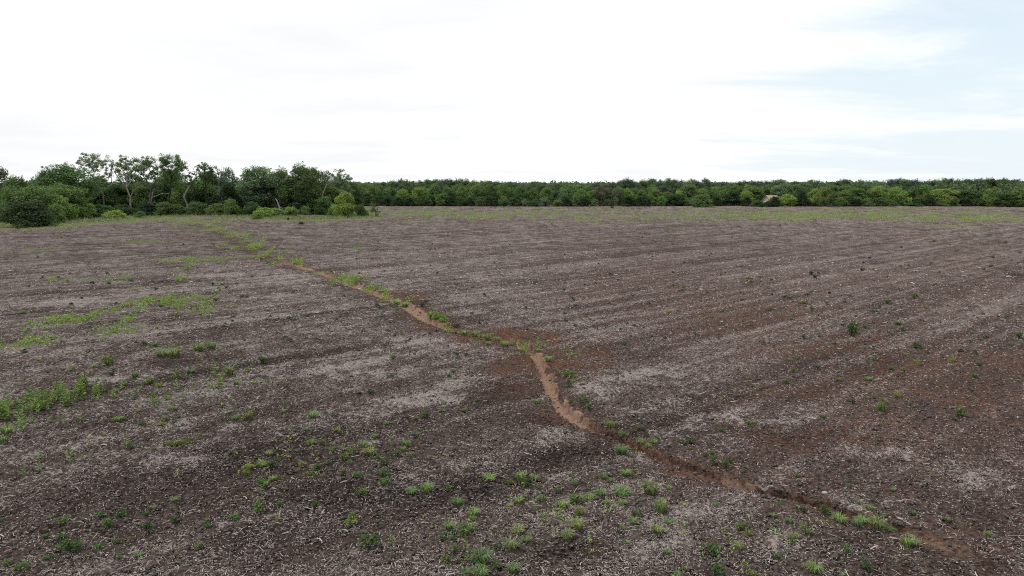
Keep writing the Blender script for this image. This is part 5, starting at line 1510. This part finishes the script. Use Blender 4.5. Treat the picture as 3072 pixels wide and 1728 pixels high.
m_tan = plain_mat("weathered_tan_roof", (0.40, 0.29, 0.20), 2.0, 0.2)
m_pale = plain_mat("pale_siding", (0.40, 0.36, 0.31), 2.0, 0.12)
m_dark = plain_mat("dark_wood", (0.08, 0.06, 0.05), 2.0, 0.2)
m_glass = plain_mat("dim_glass", (0.05, 0.06, 0.07), 1.0, 0.1, 0.2)
building("barn", 2299, 266, 4.6, 4.6, 1.9, 3.95, math.radians(24), (m_pale, m_tan, m_dark, m_glass), "tan-roofed pale barn half hidden by cedars in the far tree line", "barn")
building("shed", 2423, 267, 1.5, 1.5, 2.7, 3.45, math.radians(8), (m_pale, m_pale, m_dark, m_glass), "pale shed corner showing between trees right of the barn", "shed")

# ------------------------------------------------------------------ small things on the field
M_STONE = plain_mat("pale_stone", (0.36, 0.32, 0.28), 14.0, 0.25)


def stone(px, py, wpx, label, seed):
    rng = np.random.default_rng(seed)
    x, y, t = ground_at(px, py)
    s = wpx * t / FPX / 2
    import bmesh
    bm = bmesh.new()
    bmesh.ops.create_icosphere(bm, subdivisions=2, radius=1)
    ax = rng.normal(size=(5, 3))
    for v in bm.verts:
        p = np.array(v.co)
        f = 1.0
        for a in ax:
            a = a / np.linalg.norm(a)
            f = min(f, 0.78 / max(0.3, float(p @ a))) if p @ a > 0.78 else f
        v.co = Vector((p[0] * 1.15 * f, p[1] * 0.85 * f, p[2] * 0.62 * f)) * s
    me = bpy.data.meshes.new("stone")
    bm.to_mesh(me)
    bm.free()
    me.materials.append(M_STONE)
    o = link("stone", me, label=label, cat="stone")
    o.location = (x, y, macro1(x, y) + s * 0.3)
    o.rotation_euler = (0.2, 0.1, rng.random() * 6)


stone(2474, 1481, 16, "pale grey stone lying on the bank of the gully's lower end", 1)
stone(2660, 1562, 9, "small reddish stone in the gully's fissure by the grass", 2)
stone(2164, 1366, 5, "tiny white stone right of the gully's green weeds", 3)


def stalk(pts, label, r=0.012, name="dry_stalk"):
    P = []
    for px, py in pts:
        x, y, t = ground_at(px, py)
        P.append(Vector((x, y, macro1(x, y) + 0.06)))
    o0 = P[0].copy()
    mid = []
    for i in range(len(P) - 1):
        mid.append(P[i])
        mid.append((P[i] + P[i + 1]) / 2 + Vector((random.gauss(0, 0.015), random.gauss(0, 0.015), 0.015)))
    mid.append(P[-1])
    mb = MB()
    mb.tube([tuple(p - o0) for p in mid], [r * (1 - 0.5 * i / len(mid)) for i in range(len(mid))], 5)
    o = link(name, mb.mesh(name, (M_STRAW,)), label=label, cat="stalk", group="loose dry stalks on the soil")
    o.location = o0


def zp(ox, oy, s, *pts):
    return [(ox + a / s, oy + b / s) for a, b in pts]


A = (0, 1228, 2.8975)
B = (700, 1228, 2.8975)
Cc = (1400, 1228, 2.8975)
D = (2200, 1228, 2.898)
for pts, lab in [
    (zp(*A, (1150, 1015), (1240, 990)), "pale dry stalk left of a bushy weed in the bottom-left field"),
    (zp(*A, (2085, 1105), (2140, 1060)), "short pale stalk standing off right of the bottom-left weeds"),
    (zp(*A, (1020, 1440), (1100, 1410), (1160, 1390)), "long dry stalk on the bottom edge, left of centre of the left weeds"),
    (zp(*A, (1725, 1368), (1835, 1338)), "upper of two crossed-looking dry stalks at the bottom edge"),
    (zp(*A, (1715, 1445), (1780, 1400), (1838, 1360)), "long straight dry stalk rising from the bottom edge, below its twin"),
    (zp(*A, (1470, 1395), (1500, 1378), (1560, 1370)), "bent dry stalk left of the two long stalks at bottom edge"),
    (zp(*A, (425, 1428), (495, 1385)), "dry stalk near the bottom-left corner between two weeds"),
    (zp(*A, (1548, 1400), (1562, 1445)), "short upright-looking dry stalk touching the bottom edge"),
    (zp(*A, (640, 1345), (710, 1318)), "dry stalk below the widest bottom-left weed"),
    (zp(*B, (58, 1102), (112, 1062)), "dry stalk below the dark bushy weed, left of bottom centre"),
    (zp(*B, (1018, 1245), (1040, 1205)), "dry stalk beside the widest bushy weed at bottom centre"),
    (zp(*B, (293, 1222), (305, 1188)), "thick pale stalk piece alone in straw at bottom left of centre"),
    (zp(*B, (1420, 630), (1445, 608), (1485, 600)), "curved dry stalk right of the three stacked bushy weeds"),
    (zp(*Cc, (1448, 1240), (1492, 1282)), "dry stalk in bare dark soil at bottom right of centre"),
    (zp(*Cc, (2125, 1362), (2190, 1345), (2240, 1305)), "long arched dry stalk above a bushy weed at bottom right"),
    (zp(*D, (893, 882), (937, 842)), "white root-like stick across the gully's lower fissure"),
    (zp(*D, (2308, 1192), (2332, 1165)), "pale dry stalk alone near the bottom-right edge"),
]:
    stalk(pts, lab)


def fallen(px0, py0, px1, py1, label, r=0.12, seed=0):
    rng = np.random.default_rng(seed)
    x0, y0, _ = ground_at(px0, py0)
    x1, y1, _ = ground_at(px1, py1)
    a = Vector((0, 0, 0.25))
    b = Vector((x1 - x0, y1 - y0, 0.45))
    mb = MB()
    mb.tube([tuple(a), tuple(a * 0.5 + b * 0.5 + Vector((0, 0, 0.15))), tuple(b)], [r, r * 0.8, r * 0.35], 6)
    for f in (0.35, 0.55, 0.75):
        p = a + (b - a) * f
        q = p + Vector(rng.normal(size=3)) * 0.7 + Vector((0, 0, 0.7))
        mb.tube([tuple(p), tuple((p + q) / 2 + Vector((0, 0, 0.15))), tuple(q)], [r * 0.5, r * 0.35, r * 0.12], 4)
    o = link("fallen_branch", mb.mesh("fallen_branch", (M_BARK,)), label=label, cat="branch", color=(0.30, 0.26, 0.20))
    o.location = (x0, y0, macro1(x0, y0))


fallen(243, 672, 272, 670, "tawny fallen branch on the grass right of the big dark bush", 0.11, 1)
fallen(296, 668, 352, 665, "long grey fallen branch on the grass below the low bright shrub", 0.12, 2)
fallen(765, 652, 776, 640, "bare grey fallen branch against the paired bright shrubs", 0.10, 3)

# ------------------------------------------------------------------ thin haze over the whole place
HAZE = 0.0


def build_haze():
    mb = MB()
    box(mb, -6500, 6500, -6500, 6500, -2.0, 26.0)
    me = mb.mesh("haze", ())
    m, t = new_mat("haze_air")
    v = N(t, 'ShaderNodeVolumePrincipled')
    v.inputs['Color'].default_value = (0.86, 0.92, 1.0, 1)
    v.inputs['Density'].default_value = HAZE
    v.inputs['Anisotropy'].default_value = 0.3
    o = N(t, 'ShaderNodeOutputMaterial')
    t.links.new(v.outputs[0], o.inputs['Volume'])
    me.materials.append(m)
    link("haze", me, kind="stuff", label="thin pale haze in the air over the field")


if HAZE > 0:
    build_haze()
tri = sum(len(p.loop_triangles) or len(p.polygons) * 2 for p in {o.data for o in SC.objects if o.type == 'MESH'})
print("approx tris", tri)
